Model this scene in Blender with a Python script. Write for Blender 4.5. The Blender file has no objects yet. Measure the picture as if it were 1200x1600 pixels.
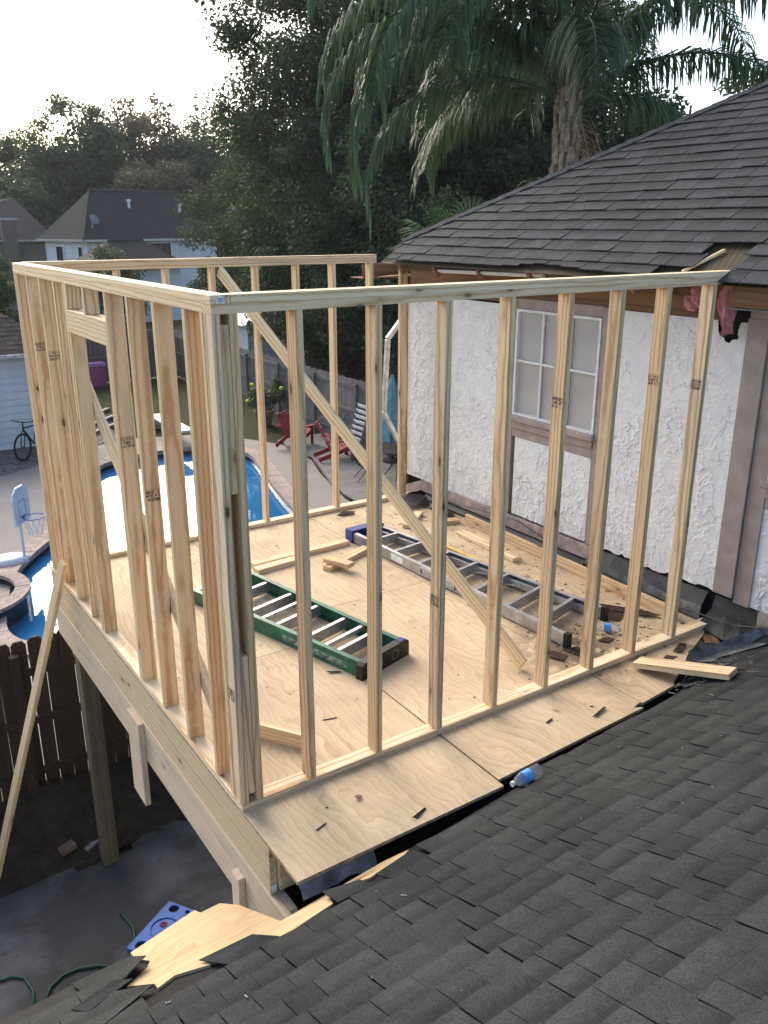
import bpy, bmesh, math, random
import numpy as np
from mathutils import Vector, Matrix, geometry
from mathutils import noise as mnoise

# ------------------------------------------------------------------ camera, sky, light, exposure
scene = bpy.context.scene
COL = scene.collection
CAM = Vector((-1.373, -3.299, 2.746))
YAW, PITCH = 0.5904, -0.32562
cam_data = bpy.data.cameras.new("camera")
cam = bpy.data.objects.new("camera", cam_data)
COL.objects.link(cam)
cam_data.sensor_fit = 'VERTICAL'
cam_data.sensor_height = 24.0
cam_data.lens = 24.0 * 1332.06 / 1600.0
cam_data.clip_start = 0.05
cam_data.clip_end = 2000
cam.location = CAM
cam.rotation_euler = (math.pi / 2 + PITCH, 0, -YAW)
scene.camera = cam

SUN_AZ = math.radians(2)      # clockwise from +Y
SUN_EL = math.radians(30)
world = bpy.data.worlds.new("World")
scene.world = world
world.use_nodes = True
wn = world.node_tree.nodes
bg = wn["Background"]
sky = wn.new("ShaderNodeTexSky")
sky.sky_type = 'NISHITA'
sky.sun_disc = False
sky.sun_elevation = SUN_EL
sky.sun_rotation = SUN_AZ
sky.air_density = 0.7
sky.dust_density = 2.0
sky.ozone_density = 1.0
wb = wn.new("ShaderNodeMix"); wb.data_type = 'RGBA'; wb.blend_type = 'MULTIPLY'; wb.inputs[0].default_value = 1.0
wb.inputs[7].default_value = (1.05, 1.0, 0.895, 1)     # camera white balance for shade, the same over the whole sky
world.node_tree.links.new(sky.outputs[0], wb.inputs[6]); world.node_tree.links.new(wb.outputs[2], bg.inputs[0])
bg.inputs[1].default_value = 0.13
sun_data = bpy.data.lights.new("sun", 'SUN')
sun_data.energy = 1.45
sun_data.angle = math.radians(50)
sun_data.color = (1.0, 0.93, 0.84)
sun = bpy.data.objects.new("sun", sun_data)
COL.objects.link(sun)
sdir = Vector((math.sin(SUN_AZ) * math.cos(SUN_EL), math.cos(SUN_AZ) * math.cos(SUN_EL), math.sin(SUN_EL)))
sun.rotation_euler = sdir.to_track_quat('Z', 'Y').to_euler()
scene.view_settings.view_transform = 'Standard'
scene.view_settings.look = 'None'
scene.view_settings.exposure = 1.85
scene.view_settings.gamma = 1.0
scene.cycles.max_bounces = 6
scene.cycles.transparent_max_bounces = 6

random.seed(7)
RNG = np.random.default_rng(11)

# ------------------------------------------------------------------ helpers: objects
WM = {}

def link(o, M=None, parent=None):
    COL.objects.link(o)
    M = M if M is not None else Matrix.Identity(4)
    WM[o.name] = M
    if parent is not None:
        o.parent = parent
        o.matrix_parent_inverse = Matrix.Identity(4)
        o.matrix_basis = WM[parent.name].inverted() @ M
    else:
        o.matrix_basis = M
    return o

def tag(o, label=None, cat=None, group=None, kind=None):
    if label: o["label"] = label
    if cat: o["category"] = cat
    if group: o["group"] = group
    if kind: o["kind"] = kind
    return o

def thing(name, label, cat, loc=(0, 0, 0), group=None):
    o = bpy.data.objects.new(name, None)
    o.empty_display_size = 0.1
    link(o, Matrix.Translation(Vector(loc)))
    return tag(o, label, cat, group)

def mesh_from(name, verts, faces, mat, smooth=False):
    me = bpy.data.meshes.new(name)
    me.from_pydata([tuple(v) for v in verts], [], faces)
    if mat is not None:
        me.materials.append(mat)
    if smooth:
        me.polygons.foreach_set('use_smooth', [True] * len(me.polygons))
    me.update()
    return me

def fast_mesh(name, V, Q, mat, smooth=False):
    """V (n,3) array, Q (m,k) array of faces with k corners"""
    me = bpy.data.meshes.new(name)
    k = Q.shape[1]
    me.vertices.add(len(V)); me.vertices.foreach_set('co', np.ascontiguousarray(V, dtype=np.float32).ravel())
    me.loops.add(Q.size); me.loops.foreach_set('vertex_index', np.ascontiguousarray(Q, dtype=np.int32).ravel())
    me.polygons.add(len(Q))
    me.polygons.foreach_set('loop_start', np.arange(0, Q.size, k, dtype=np.int32))
    me.polygons.foreach_set('loop_total', np.full(len(Q), k, dtype=np.int32))
    if smooth:
        me.polygons.foreach_set('use_smooth', np.ones(len(Q), dtype=bool))
    me.materials.append(mat)
    me.update(calc_edges=True)
    me.validate()
    return me

def obj(name, me, parent=None, M=None):
    return link(bpy.data.objects.new(name, me), M, parent)

def wobj(name, verts, faces, mat, parent=None, origin=None, smooth=False):
    """object from world-space verts; origin = object origin"""
    if origin is None:
        vs = [Vector(v) for v in verts]
        origin = sum(vs, Vector()) / len(vs)
    origin = Vector(origin)
    me = mesh_from(name, [Vector(v) - origin for v in verts], faces, mat, smooth)
    return obj(name, me, parent, Matrix.Translation(origin))

_boxcache = {}
def chamfer_box(name, L, w, t, mat, c=0.0025):
    key = (round(L, 4), round(w, 4), round(t, 4), mat.name if mat else '', c)
    if key in _boxcache:
        return _boxcache[key]
    a, b, d = L / 2, w / 2, t / 2
    c = min(c, a * .3, b * .3, d * .3)
    V, idx = [], {}
    for sx in (-1, 1):
        for sy in (-1, 1):
            for sz in (-1, 1):
                for ax in range(3):
                    p = [sx * (a - c), sy * (b - c), sz * (d - c)]
                    p[ax] = (sx * a, sy * b, sz * d)[ax]
                    idx[(sx, sy, sz, ax)] = len(V); V.append(p)
    F = []
    def face(keys):
        F.append([idx[k] for k in keys])
    for s in (-1, 1):
        o = [(-1, -1), (1, -1), (1, 1), (-1, 1)] if s == 1 else [(-1, -1), (-1, 1), (1, 1), (1, -1)]
        face([(s, p, q, 0) for p, q in o])
        face([(q, s, p, 1) for p, q in o])
        face([(p, q, s, 2) for p, q in o])
    for s in (-1, 1):
        for r in (-1, 1):
            face([(s, r, -1, 0), (s, r, 1, 0), (s, r, 1, 1), (s, r, -1, 1)][::(1 if s * r < 0 else -1)])
            face([(-1, s, r, 1), (1, s, r, 1), (1, s, r, 2), (-1, s, r, 2)][::(1 if s * r < 0 else -1)])
            face([(s, -1, r, 0), (s, 1, r, 0), (s, 1, r, 2), (s, -1, r, 2)][::(-1 if s * r < 0 else 1)])
    for sx in (-1, 1):
        for sy in (-1, 1):
            for sz in (-1, 1):
                f = [(sx, sy, sz, 0), (sx, sy, sz, 1), (sx, sy, sz, 2)]
                face(f if sx * sy * sz > 0 else f[::-1])
    me = mesh_from(name, V, F, mat)
    _boxcache[key] = me
    return me

def frame_matrix(p0, p1, zhint):
    p0, p1 = Vector(p0), Vector(p1)
    x = (p1 - p0).normalized()
    z = Vector(zhint); z = (z - x * z.dot(x)).normalized()
    y = z.cross(x)
    M = Matrix((x, y, z)).transposed().to_4x4()
    M.translation = (p0 + p1) / 2
    return M

def board(name, p0, p1, zhint, w, t, mat, parent=None, c=0.0025):
    """plank with centre line p0-p1, width w across, thickness t along zhint"""
    L = (Vector(p1) - Vector(p0)).length
    return obj(name, chamfer_box(name, L, w, t, mat, c), parent, frame_matrix(p0, p1, zhint))

def box(name, x0, x1, y0, y1, z0, z1, mat, parent=None, c=0.0025, ax=0):
    """axis aligned box; local X (grain) along axis ax"""
    ce = Vector(((x0 + x1) / 2, (y0 + y1) / 2, (z0 + z1) / 2))
    d = (x1 - x0, y1 - y0, z1 - z0)
    ex = [Vector((1, 0, 0)), Vector((0, 1, 0)), Vector((0, 0, 1))]
    a = ex[ax]; L = d[ax]
    rest = [i for i in range(3) if i != ax]
    rest.sort(key=lambda i: d[i])
    zz = ex[rest[0]]
    return board(name, ce - a * L / 2, ce + a * L / 2, zz, d[rest[1]], d[rest[0]], mat, parent, c)

class MB:
    """collects shapes into one mesh"""
    def __init__(s): s.v = []; s.f = []
    def add(s, V, F):
        o = len(s.v); s.v += [Vector(v) for v in V]; s.f += [[i + o for i in f] for f in F]; return s
    def bx(s, x0, x1, y0, y1, z0, z1):
        V = [(x, y, z) for x in (x0, x1) for y in (y0, y1) for z in (z0, z1)]
        return s.add(V, [[0, 1, 3, 2], [4, 6, 7, 5], [0, 4, 5, 1], [2, 3, 7, 6], [0, 2, 6, 4], [1, 5, 7, 3]])
    def bar(s, p0, p1, w, t, zh=(0, 0, 1)):
        M = frame_matrix(p0, p1, zh); L = (Vector(p1) - Vector(p0)).length / 2
        V = [M @ Vector((x, y, z)) for x in (-L, L) for y in (-w / 2, w / 2) for z in (-t / 2, t / 2)]
        return s.add(V, [[0, 1, 3, 2], [4, 6, 7, 5], [0, 4, 5, 1], [2, 3, 7, 6], [0, 2, 6, 4], [1, 5, 7, 3]])
    def tube(s, pts, rad, n=8, caps=True):
        pts = [Vector(p) for p in pts]
        if not hasattr(rad, '__len__'): rad = [rad] * len(pts)
        rings = []
        prev = None
        for i, p in enumerate(pts):
            d = (pts[min(i + 1, len(pts) - 1)] - pts[max(i - 1, 0)]).normalized()
            u = d.orthogonal().normalized() if prev is None else (prev - d * prev.dot(d)).normalized()
            prev = u; w = d.cross(u)
            rings.append([p + (u * math.cos(a) + w * math.sin(a)) * rad[i] for a in [2 * math.pi * k / n for k in range(n)]])
        V = [q for r in rings for q in r]
        F = [[i * n + k, i * n + (k + 1) % n, (i + 1) * n + (k + 1) % n, (i + 1) * n + k] for i in range(len(pts) - 1) for k in range(n)]
        if caps: F += [list(range(n))[::-1], [(len(pts) - 1) * n + k for k in range(n)]]
        return s.add(V, F)
    def lathe(s, prof, n=20, base=(0, 0, 0), axis=(0, 0, 1)):
        q = Vector((0, 0, 1)).rotation_difference(Vector(axis)).to_matrix(); b = Vector(base)
        V = [b + q @ Vector((r * math.cos(2 * math.pi * k / n), r * math.sin(2 * math.pi * k / n), z)) for r, z in prof for k in range(n)]
        F = [[i * n + k, i * n + (k + 1) % n, (i + 1) * n + (k + 1) % n, (i + 1) * n + k] for i in range(len(prof) - 1) for k in range(n)]
        return s.add(V, F)
    def prism(s, poly, a, b):
        """poly: list of 3d points, extruded by vector b-a"""
        n = len(poly); d = Vector(b) - Vector(a)
        V = [Vector(p) for p in poly] + [Vector(p) + d for p in poly]
        F = [list(range(n))[::-1], [n + i for i in range(n)]] + [[i, (i + 1) % n, n + (i + 1) % n, n + i] for i in range(n)]
        return s.add(V, F)
    def build(s, name, mat, parent=None, origin=None, smooth=False):
        return wobj(name, s.v, s.f, mat, parent, origin, smooth)

def sheet(name, outer, holes, z, mat, parent=None, kind='structure', subdiv=0):
    loops = [outer] + holes
    P, E = [], []
    for lp in loops:
        o = len(P); P += [Vector((x, y)) for x, y in lp]
        E += [(o + i, o + (i + 1) % len(lp)) for i in range(len(lp))]
    r = geometry.delaunay_2d_cdt(P, E, [], 1, 1e-5)
    def inside(p, lp):
        c = False; j = len(lp) - 1
        for i in range(len(lp)):
            if (lp[i][1] > p[1]) != (lp[j][1] > p[1]) and p[0] < (lp[j][0] - lp[i][0]) * (p[1] - lp[i][1]) / (lp[j][1] - lp[i][1]) + lp[i][0]:
                c = not c
            j = i
        return c
    F = []
    for f in r[2]:
        c = sum((r[0][i] for i in f), Vector((0, 0))) / len(f)
        if inside(c, outer) and not any(inside(c, h) for h in holes):
            a = (r[0][f[1]] - r[0][f[0]]).cross(r[0][f[2]] - r[0][f[0]]) if len(f) > 2 else 1
            F.append(list(f) if a > 0 else list(f)[::-1])
    o = wobj(name, [(v.x, v.y, z) for v in r[0]], F, mat, parent, origin=(outer[0][0], outer[0][1], z))
    if kind: o["kind"] = kind
    return o

def catmull(P, n=6):
    out = []
    m = len(P)
    for i in range(m):
        p0, p1, p2, p3 = [Vector(P[(i + k) % m]) for k in (-1, 0, 1, 2)]
        for k in range(n):
            t = k / n
            out.append(0.5 * ((2 * p1) + (p2 - p0) * t + (2 * p0 - 5 * p1 + 4 * p2 - p3) * t * t + (3 * p1 - p0 - 3 * p2 + p3) * t ** 3))
    return [(v.x, v.y) for v in out]

def vnoise(U, V, freq, seed):
    """value noise on arrays"""
    r = np.random.default_rng(seed).random((257, 257))
    x = U * freq; y = V * freq
    xi = np.floor(x).astype(int); yi = np.floor(y).astype(int)
    fx = x - xi; fy = y - yi
    fx = fx * fx * (3 - 2 * fx); fy = fy * fy * (3 - 2 * fy)
    g = lambda a, b: r[a % 256, b % 256]
    return (g(xi, yi) * (1 - fx) + g(xi + 1, yi) * fx) * (1 - fy) + (g(xi, yi + 1) * (1 - fx) + g(xi + 1, yi + 1) * fx) * fy

# ------------------------------------------------------------------ helpers: materials
class NT:
    def __init__(s, name, rough=0.8, spec=0.3):
        s.m = bpy.data.materials.new(name); s.m.use_nodes = True
        s.t = s.m.node_tree; s.n = s.t.nodes
        s.b = s.n["Principled BSDF"]
        s.b.inputs["Roughness"].default_value = rough
        s.b.inputs["Specular IOR Level"].default_value = spec
    def L(s, a, b): s.t.links.new(a, b)
    def set(s, inp, v):
        if isinstance(v, bpy.types.NodeSocket): s.L(v, inp)
        else: inp.default_value = v
    def node(s, typ, **k):
        n = s.n.new("ShaderNode" + typ)
        for a, v in k.items(): setattr(n, a, v)
        return n
    def co(s, which='Object'): return s.node("TexCoord").outputs[which]
    def math(s, op, a, b=0.0, c=None, clamp=False):
        n = s.node("Math", operation=op); n.use_clamp = clamp
        s.set(n.inputs[0], a); s.set(n.inputs[1], b)
        if c is not None: s.set(n.inputs[2], c)
        return n.outputs[0]
    def vmath(s, op, a, b):
        n = s.node("VectorMath", operation=op); s.set(n.inputs[0], a); s.set(n.inputs[1], b); return n.outputs[0]
    def comb(s, x, y, z):
        n = s.node("CombineXYZ"); [s.set(n.inputs[i], v) for i, v in enumerate((x, y, z))]; return n.outputs[0]
    def sep(s, v):
        n = s.node("SeparateXYZ"); s.L(v, n.inputs[0]); return n.outputs
    def noise(s, v, scale=5, detail=3, rough=0.55, dist=0.0, out=0):
        n = s.node("TexNoise"); s.L(v, n.inputs["Vector"])
        n.inputs["Scale"].default_value = scale; n.inputs["Detail"].default_value = detail
        n.inputs["Roughness"].default_value = rough; n.inputs["Distortion"].default_value = dist
        return n.outputs[out]
    def ramp(s, f, stops, interp='LINEAR'):
        n = s.node("ValToRGB"); s.L(f, n.inputs[0]); cr = n.color_ramp; cr.interpolation = interp
        while len(cr.elements) > 1: cr.elements.remove(cr.elements[-1])
        for i, (p, c) in enumerate(stops):
            e = cr.elements[0] if i == 0 else cr.elements.new(p)
            e.position = p
            e.color = (c, c, c, 1) if not hasattr(c, '__len__') else (*c, 1)
        return n.outputs[0]
    def mix(s, f, a, b, typ='MIX'):
        n = s.node("Mix", data_type='RGBA', blend_type=typ)
        s.set(n.inputs[0], f)
        for i, v in ((6, a), (7, b)):
            if not isinstance(v, bpy.types.NodeSocket): v = (*v, 1)
            s.set(n.inputs[i], v)
        return n.outputs[2]
    def bump(s, h, strength=0.5, dist=0.01):
        n = s.node("Bump"); n.inputs["Strength"].default_value = strength; n.inputs["Distance"].default_value = dist
        s.L(h, n.inputs["Height"]); s.L(n.outputs[0], s.b.inputs["Normal"]); return n
    def color(s, c): s.set(s.b.inputs["Base Color"], c if isinstance(c, bpy.types.NodeSocket) else (*c, 1)); return s
    def rnd(s): return s.node("ObjectInfo").outputs["Random"]
    def island(s): return s.node("NewGeometry").outputs["Random Per Island"]

def plain(name, c, rough=0.7, spec=0.3, metal=0.0, var=0.12, scale=14, bump=0.0):
    k = NT(name, rough, spec)
    k.b.inputs["Metallic"].default_value = metal
    co = k.co()
    f = k.noise(co, scale, 4)
    d = tuple(x * (1 - var * 1.6) for x in c); e = tuple(min(1, x * (1 + var)) for x in c)
    k.color(k.ramp(f, [(.3, d), (.7, e)]))
    if bump: k.bump(k.noise(co, scale * 6, 3), bump, 0.004)
    return k.m

def lumber(name, light, dark, grey=0.25, knots=1.0, ring=40, contrast=1.0, sat=1.0):
    """sawn board: growth rings cut along the length (local X), knots, fine streaks"""
    k = NT(name, 0.72, 0.25)
    r = k.rnd()
    fr = lambda m: k.math('FRACT', k.math('MULTIPLY', r, m))
    x, y, z = k.sep(k.co())
    off = k.comb(k.math('MULTIPLY', r, 60.0), k.math('MULTIPLY_ADD', fr(17.3), 0.16, -0.08), k.math('MULTIPLY_ADD', fr(31.7), 0.09, 0.012))
    p = k.vmath('ADD', k.co(), off)
    px, py, pz = k.sep(p)
    warp = k.noise(k.vmath('MULTIPLY', p, (1.6, 7, 7)), 1.0, 2, 0.5, 0, 1)
    wv = k.vmath('MULTIPLY', k.vmath('SUBTRACT', warp, (0.5, 0.5, 0.5)), (0, 0.036, 0.036))
    tilt = k.comb(0.0, k.math('MULTIPLY', x, k.math('MULTIPLY_ADD', fr(7.9), 0.05, -0.025)), k.math('MULTIPLY', x, k.math('MULTIPLY_ADD', fr(11.1), 0.03, -0.015)))
    q = k.vmath('ADD', k.vmath('ADD', p, wv), tilt)
    w = k.node("TexWave", wave_type='RINGS', rings_direction='X', wave_profile='SIN')
    k.L(q, w.inputs["Vector"]); w.inputs["Scale"].default_value = ring / 3.14 ; w.inputs["Distortion"].default_value = 1.0
    w.inputs["Detail"].default_value = 2; w.inputs["Detail Scale"].default_value = 1.5
    late = k.math('POWER', w.outputs["Fac"], 3.0)
    streak = k.noise(k.vmath('MULTIPLY', p, (3, 160, 160)), 1.0, 3)
    blot = k.noise(k.vmath('MULTIPLY', p, (1.1, 5, 5)), 1.0, 3)
    c = k.mix(k.math('MULTIPLY', late, k.math('MULTIPLY_ADD', blot, 1.5, -0.28, True) if False else contrast), light, dark)
    c = k.mix(k.math('MULTIPLY', k.ramp(streak, [(.3, 0.0), (.75, 1.0)]), 0.36), c, tuple(v * .74 for v in dark))
    # tone of the individual stick
    c = k.mix(k.math('MULTIPLY', fr(3.3), 0.38), c, tuple(v * f for v, f in zip(dark, (0.94, .92, .90))))
    if grey:
        gm = k.math('MULTIPLY', k.ramp(k.noise(k.vmath('MULTIPLY', p, (1.3, 9, 9)), 1.0, 4), [(.50, 0.0), (.68, 1.0)]), k.math('MULTIPLY', k.ramp(fr(5.7), [(.35, 0.0), (.95, 1.0)]), grey * 2.2))
        c = k.mix(k.math('MINIMUM', gm, 0.85), c, (0.33, 0.285, 0.24))
    if knots:
        v = k.node("TexVoronoi", feature='F1'); v.inputs["Scale"].default_value = 1.0
        v.inputs["Randomness"].default_value = 1.0
        k.L(k.vmath('MULTIPLY', k.vmath('ADD', p, k.vmath('MULTIPLY', k.vmath('SUBTRACT', warp, (.5, .5, .5)), (.1, .02, .02))), (3.4, 10, 10)), v.inputs["Vector"])
        pick = k.ramp(k.sep(v.outputs["Color"])[0], [(.42, 0.0), (.44, 1.0)], 'CONSTANT')
        core = k.math('MULTIPLY', k.ramp(v.outputs["Distance"], [(.07, 1.0), (.12, 0.0)]), pick)
        halo = k.math('MULTIPLY', k.ramp(v.outputs["Distance"], [(.08, 1.0), (.34, 0.0)]), pick)
        c = k.mix(k.math('MULTIPLY', halo, 0.55 * knots), c, tuple(v_ * .62 for v_ in dark))
        c = k.mix(k.math('MULTIPLY', core, 0.9 * knots), c, (0.055, 0.032, 0.018))
    k.color(c)
    k.bump(k.math('ADD', k.math('MULTIPLY', streak, 0.6), k.math('MULTIPLY', late, .4)), 0.25, 0.0015)
    return k.m
# ------------------------------------------------------------------ materials
M_STUD = lumber("new pine lumber", (0.81, 0.63, 0.40), (0.52, 0.31, 0.14), 0.22)
M_PLATE = lumber("pale plate lumber", (0.87, 0.715, 0.49), (0.60, 0.395, 0.205), 0.10, 0.8)
M_BRACE = lumber("brace lumber", (0.85, 0.68, 0.43), (0.62, 0.42, 0.21), 0.1)
M_WEATHER = lumber("weathered stud lumber", (0.78, 0.62, 0.41), (0.43, 0.28, 0.14), 0.42)
M_TREATED = lumber("treated rim lumber", (0.60, 0.475, 0.31), (0.42, 0.295, 0.16), 0.35, 1.0, 30, 0.7)
M_TREATED2 = lumber("pale treated beam", (0.60, 0.49, 0.36), (0.48, 0.37, 0.25), 0.35, 0.7, 22, 0.5)
M_POST = lumber("dark treated post", (0.15, 0.125, 0.085), (0.10, 0.075, 0.045), 0.3, 0.8, 26)
M_OLDWOOD = lumber("old rafter wood", (0.25, 0.135, 0.070), (0.15, 0.075, 0.036), 0.1, 0.8, 30)

def plywood(name, a, b, dirt):
    k = NT(name, 0.78, 0.2)
    co = k.co(); r = k.rnd()
    p = k.vmath('ADD', co, k.comb(k.math('MULTIPLY', r, 31.0), k.math('MULTIPLY', r, 17.0), 0.0))
    wa = k.noise(k.vmath('MULTIPLY', p, (1.3, 3.2, 1)), 1.0, 2, 0.5, 0.4, 1)
    q = k.vmath('ADD', p, k.vmath('MULTIPLY', k.vmath('SUBTRACT', wa, (.5, .5, .5)), (0.25, 0.46, 0)))
    w = k.node("TexWave", wave_type='BANDS', bands_direction='Y', wave_profile='SAW')
    k.L(q, w.inputs["Vector"]); w.inputs["Scale"].default_value = 5.0; w.inputs["Distortion"].default_value = 3.0
    w.inputs["Detail"].default_value = 2.5; w.inputs["Detail Scale"].default_value = 1.2
    fine = k.noise(k.vmath('MULTIPLY', p, (5, 90, 1)), 1.0, 3)
    mask = k.ramp(k.noise(k.vmath('MULTIPLY', p, (0.9, 2.6, 1)), 1.0, 4, .6), [(.30, 0.35), (.62, 1.0)])
    w2 = k.node("TexWave", wave_type='BANDS', bands_direction='Y', wave_profile='SAW')
    k.L(q, w2.inputs["Vector"]); w2.inputs["Scale"].default_value = 13.0; w2.inputs["Distortion"].default_value = 5.0
    w2.inputs["Detail"].default_value = 3.0; w2.inputs["Detail Scale"].default_value = 0.8
    band = k.math('ADD', k.math('MULTIPLY', k.math('POWER', w.outputs["Fac"], 1.8), 0.70), k.math('MULTIPLY', k.math('POWER', w2.outputs["Fac"], 1.6), 0.50))
    c = k.mix(k.math('MULTIPLY', band, mask), a, b)
    c = k.mix(k.math('MULTIPLY', k.math('FRACT', k.math('MULTIPLY', r, 9.7)), 0.30), c, tuple(v * .80 for v in b))
    c = k.mix(k.math('MULTIPLY', k.ramp(fine, [(.35, 0.), (.75, 1.)]), 0.35), c, tuple(v * .85 for v in b))
    tone = k.noise(p, 1.7, 3)
    c = k.mix(k.math('MULTIPLY', k.ramp(tone, [(.4, 0.), (.7, 1.)]), 0.35), c, tuple(v * .72 for v in b))
    # round plugs and knots
    v = k.node("TexVoronoi"); k.L(k.vmath('MULTIPLY', q, (1.0, 1.7, 1)), v.inputs["Vector"]); v.inputs["Scale"].default_value = 2.6
    pick = k.ramp(k.sep(v.outputs["Color"])[1], [(.74, 0.), (.75, 1.)], 'CONSTANT')
    kn = k.math('MULTIPLY', k.ramp(v.outputs["Distance"], [(.03, 1.), (.10, 0.)]), pick)
    c = k.mix(k.math('MULTIPLY', kn, 0.7), c, (0.16, 0.09, 0.04))
    # foot marks, saw dust and grime lie in world space
    g = k.node("NewGeometry").outputs["Position"]
    gx, gy, gz = k.sep(g)
    near_house = k.ramp(k.math('MULTIPLY', gx, 0.27), [(.52, 0.0), (.93, 1.0)])
    n1 = k.noise(g, 5.5, 6, 0.7)
    n2 = k.noise(g, 46, 4, 0.7)
    spots = k.ramp(n1, [(.56, 0.), (.70, 1.)])
    c = k.mix(k.math('MULTIPLY', k.math('MULTIPLY', spots, near_house), dirt), c, (0.085, 0.062, 0.045))
    dist = k.vmath('DISTANCE', g, (2.75, 0.33, 0.0)) if False else None
    dn = k.node("VectorMath", operation='DISTANCE'); k.L(g, dn.inputs[0]); dn.inputs[1].default_value = (2.62, 0.30, 0.0)
    damp = k.math('MULTIPLY', k.ramp(dn.outputs["Value"], [(.15, 1.0), (.62, 0.0)]), k.ramp(k.noise(g, 7, 6, .7), [(.38, 0.0), (.50, 1.0)]))
    c = k.mix(k.math('MULTIPLY', damp, 0.85 if dirt > .5 else 0.0), c, (0.075, 0.05, 0.035))
    c = k.mix(k.math('MULTIPLY', k.ramp(n2, [(.64, 0.), (.72, 1.)]), 0.55), c, (0.20, 0.14, 0.09))
    c = k.mix(k.math('MULTIPLY', k.ramp(k.noise(g, 2.3, 5, .65), [(.5, 0.), (.75, 1.)]), 0.45), c, (0.30, 0.23, 0.16))
    k.color(c); k.bump(fine, 0.2, 0.001)
    return k.m
M_PLY = plywood("plywood subfloor", (0.69, 0.56, 0.385), (0.47, 0.335, 0.19), 1.0)
M_PLYEDGE = plain("plywood edge", (0.36, 0.28, 0.19), 0.85, var=0.35, scale=30)
M_SHEATH = plywood("exposed roof sheathing", (0.60, 0.45, 0.26), (0.44, 0.29, 0.145), 0.1)

def shingle_mat(name, base, var=0.5, axis=None, start=0.0, pitch=1.0):
    k = NT(name, 0.93, 0.2)
    g = k.node("NewGeometry").outputs["Position"]
    r = k.math('FRACT', k.math('ADD', k.island(), k.rnd()))
    tone = k.math('MULTIPLY_ADD', r, var, 1.0 - var / 2)
    gran = k.noise(g, 150, 4, 0.75)
    mid = k.noise(g, 24, 4, 0.6)
    big = k.noise(g, 1.6, 4, 0.6)
    f = k.math('MULTIPLY', tone, k.math('MULTIPLY', k.math('MULTIPLY_ADD', k.ramp(gran, [(.28, 0.0), (.72, 1.0)]), 1.3, 0.35), k.math('MULTIPLY', k.math('MULTIPLY_ADD', mid, 0.9, 0.55), k.math('MULTIPLY_ADD', big, 0.7, 0.65))))
    if axis is not None:      # factory shadow band blended into the upper part of each exposed tab
        s_ = k.math('FRACT', k.math('DIVIDE', k.math('SUBTRACT', k.sep(g)[axis], start), pitch))
        amt = k.math('MULTIPLY_ADD', k.math('FRACT', k.math('MULTIPLY', r, 3.7)), 0.45, 0.15)
        f = k.math('MULTIPLY', f, k.math('SUBTRACT', 1.15, k.math('MULTIPLY', k.ramp(s_, [(.35, 0.0), (.80, 1.0)]), amt)))
    hue = k.math('FRACT', k.math('MULTIPLY', r, 7.3))
    c = k.mix(hue, base, (base[0] * 1.03, base[1] * .985, base[2] * .97))
    n = k.node("VectorMath", operation='SCALE'); k.L(c, n.inputs[0]); k.L(f, n.inputs["Scale"])
    grit = k.ramp(k.noise(g, 260, 2), [(.68, 0.0), (.74, 1.0)])
    c2 = k.mix(k.math('MULTIPLY', grit, 0.5), n.outputs[0], (0.16, 0.16, 0.155))
    k.color(c2); k.bump(gran, 0.55, 0.002)
    return k.m
M_SHING = shingle_mat("charcoal roof shingles", (0.027, 0.0300, 0.0290), 0.42, 1, -0.265, -0.1319)
M_SHING_H = shingle_mat("grey house shingles", (0.034, 0.036, 0.039), 0.42, 0, 3.262, 0.1238)
M_SHING_B = shingle_mat("brown garage shingles", (0.10, 0.075, 0.06))
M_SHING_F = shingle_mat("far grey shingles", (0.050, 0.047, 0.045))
M_FELT = plain("black felt paper", (0.012, 0.012, 0.013), 0.9, var=0.4, scale=8)
M_FLASH = plain("grey metal flashing", (0.15, 0.16, 0.165), 0.55, 0.4, 0.25, 0.5, 9)
M_RUBBER = plain("black roll flashing", (0.014, 0.017, 0.020), 0.55, 0.4, 0.0, 0.5, 12)

k = NT("white stucco", 0.9, 0.15); g_ = k.node("NewGeometry").outputs["Position"]
c = k.ramp(k.noise(g_, 9, 5, .6), [(.3, (0.70, 0.695, 0.685)), (.7, (0.81, 0.805, 0.795))])
c = k.mix(k.math('MULTIPLY', k.ramp(k.noise(g_, 26, 5, .7), [(.62, 0.), (.75, 1.)]), 0.28), c, (0.34, 0.31, 0.27))
gz_ = k.sep(g_)[2]
low = k.math('MULTIPLY', k.ramp(gz_, [(.18, 1.0), (.55, 0.0)]), k.ramp(k.noise(k.vmath('MULTIPLY', g_, (1, 6, 1.3)), 3, 5, .7), [(.45, 0.0), (.7, 1.0)]))
c = k.mix(k.math('MULTIPLY', low, 0.5), c, (0.30, 0.27, 0.23))
crk = k.node("TexVoronoi", feature='DISTANCE_TO_EDGE'); k.L(k.vmath('ADD', g_, k.vmath('MULTIPLY', k.noise(g_, 9, 3, .6, 0, 1), (.09, .09, .09))), crk.inputs["Vector"]); crk.inputs["Scale"].default_value = 6.5
cm = k.math('MULTIPLY', k.ramp(crk.outputs["Distance"], [(.0, 1.0), (.028, 0.0)]), k.ramp(k.noise(g_, 5, 3), [(.50, 0.0), (.60, 1.0)]))
c = k.mix(k.math('MULTIPLY', cm, 0.55), c, (0.20, 0.18, 0.16))
k.color(c); k.bump(k.noise(g_, 140, 4), 0.5, 0.003); M_STUCCO = k.m
M_TRIM = plain("taupe painted trim", (0.34, 0.275, 0.245), 0.6, 0.3, 0, 0.14, 7, 0.15)
M_TRIMD = plain("shabby taupe base board", (0.36, 0.29, 0.265), 0.7, 0.3, 0, 0.25, 12, 0.2)
M_WHITE = plain("white vinyl frame", (0.70, 0.70, 0.69), 0.5, 0.4, 0, 0.08, 10)
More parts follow.
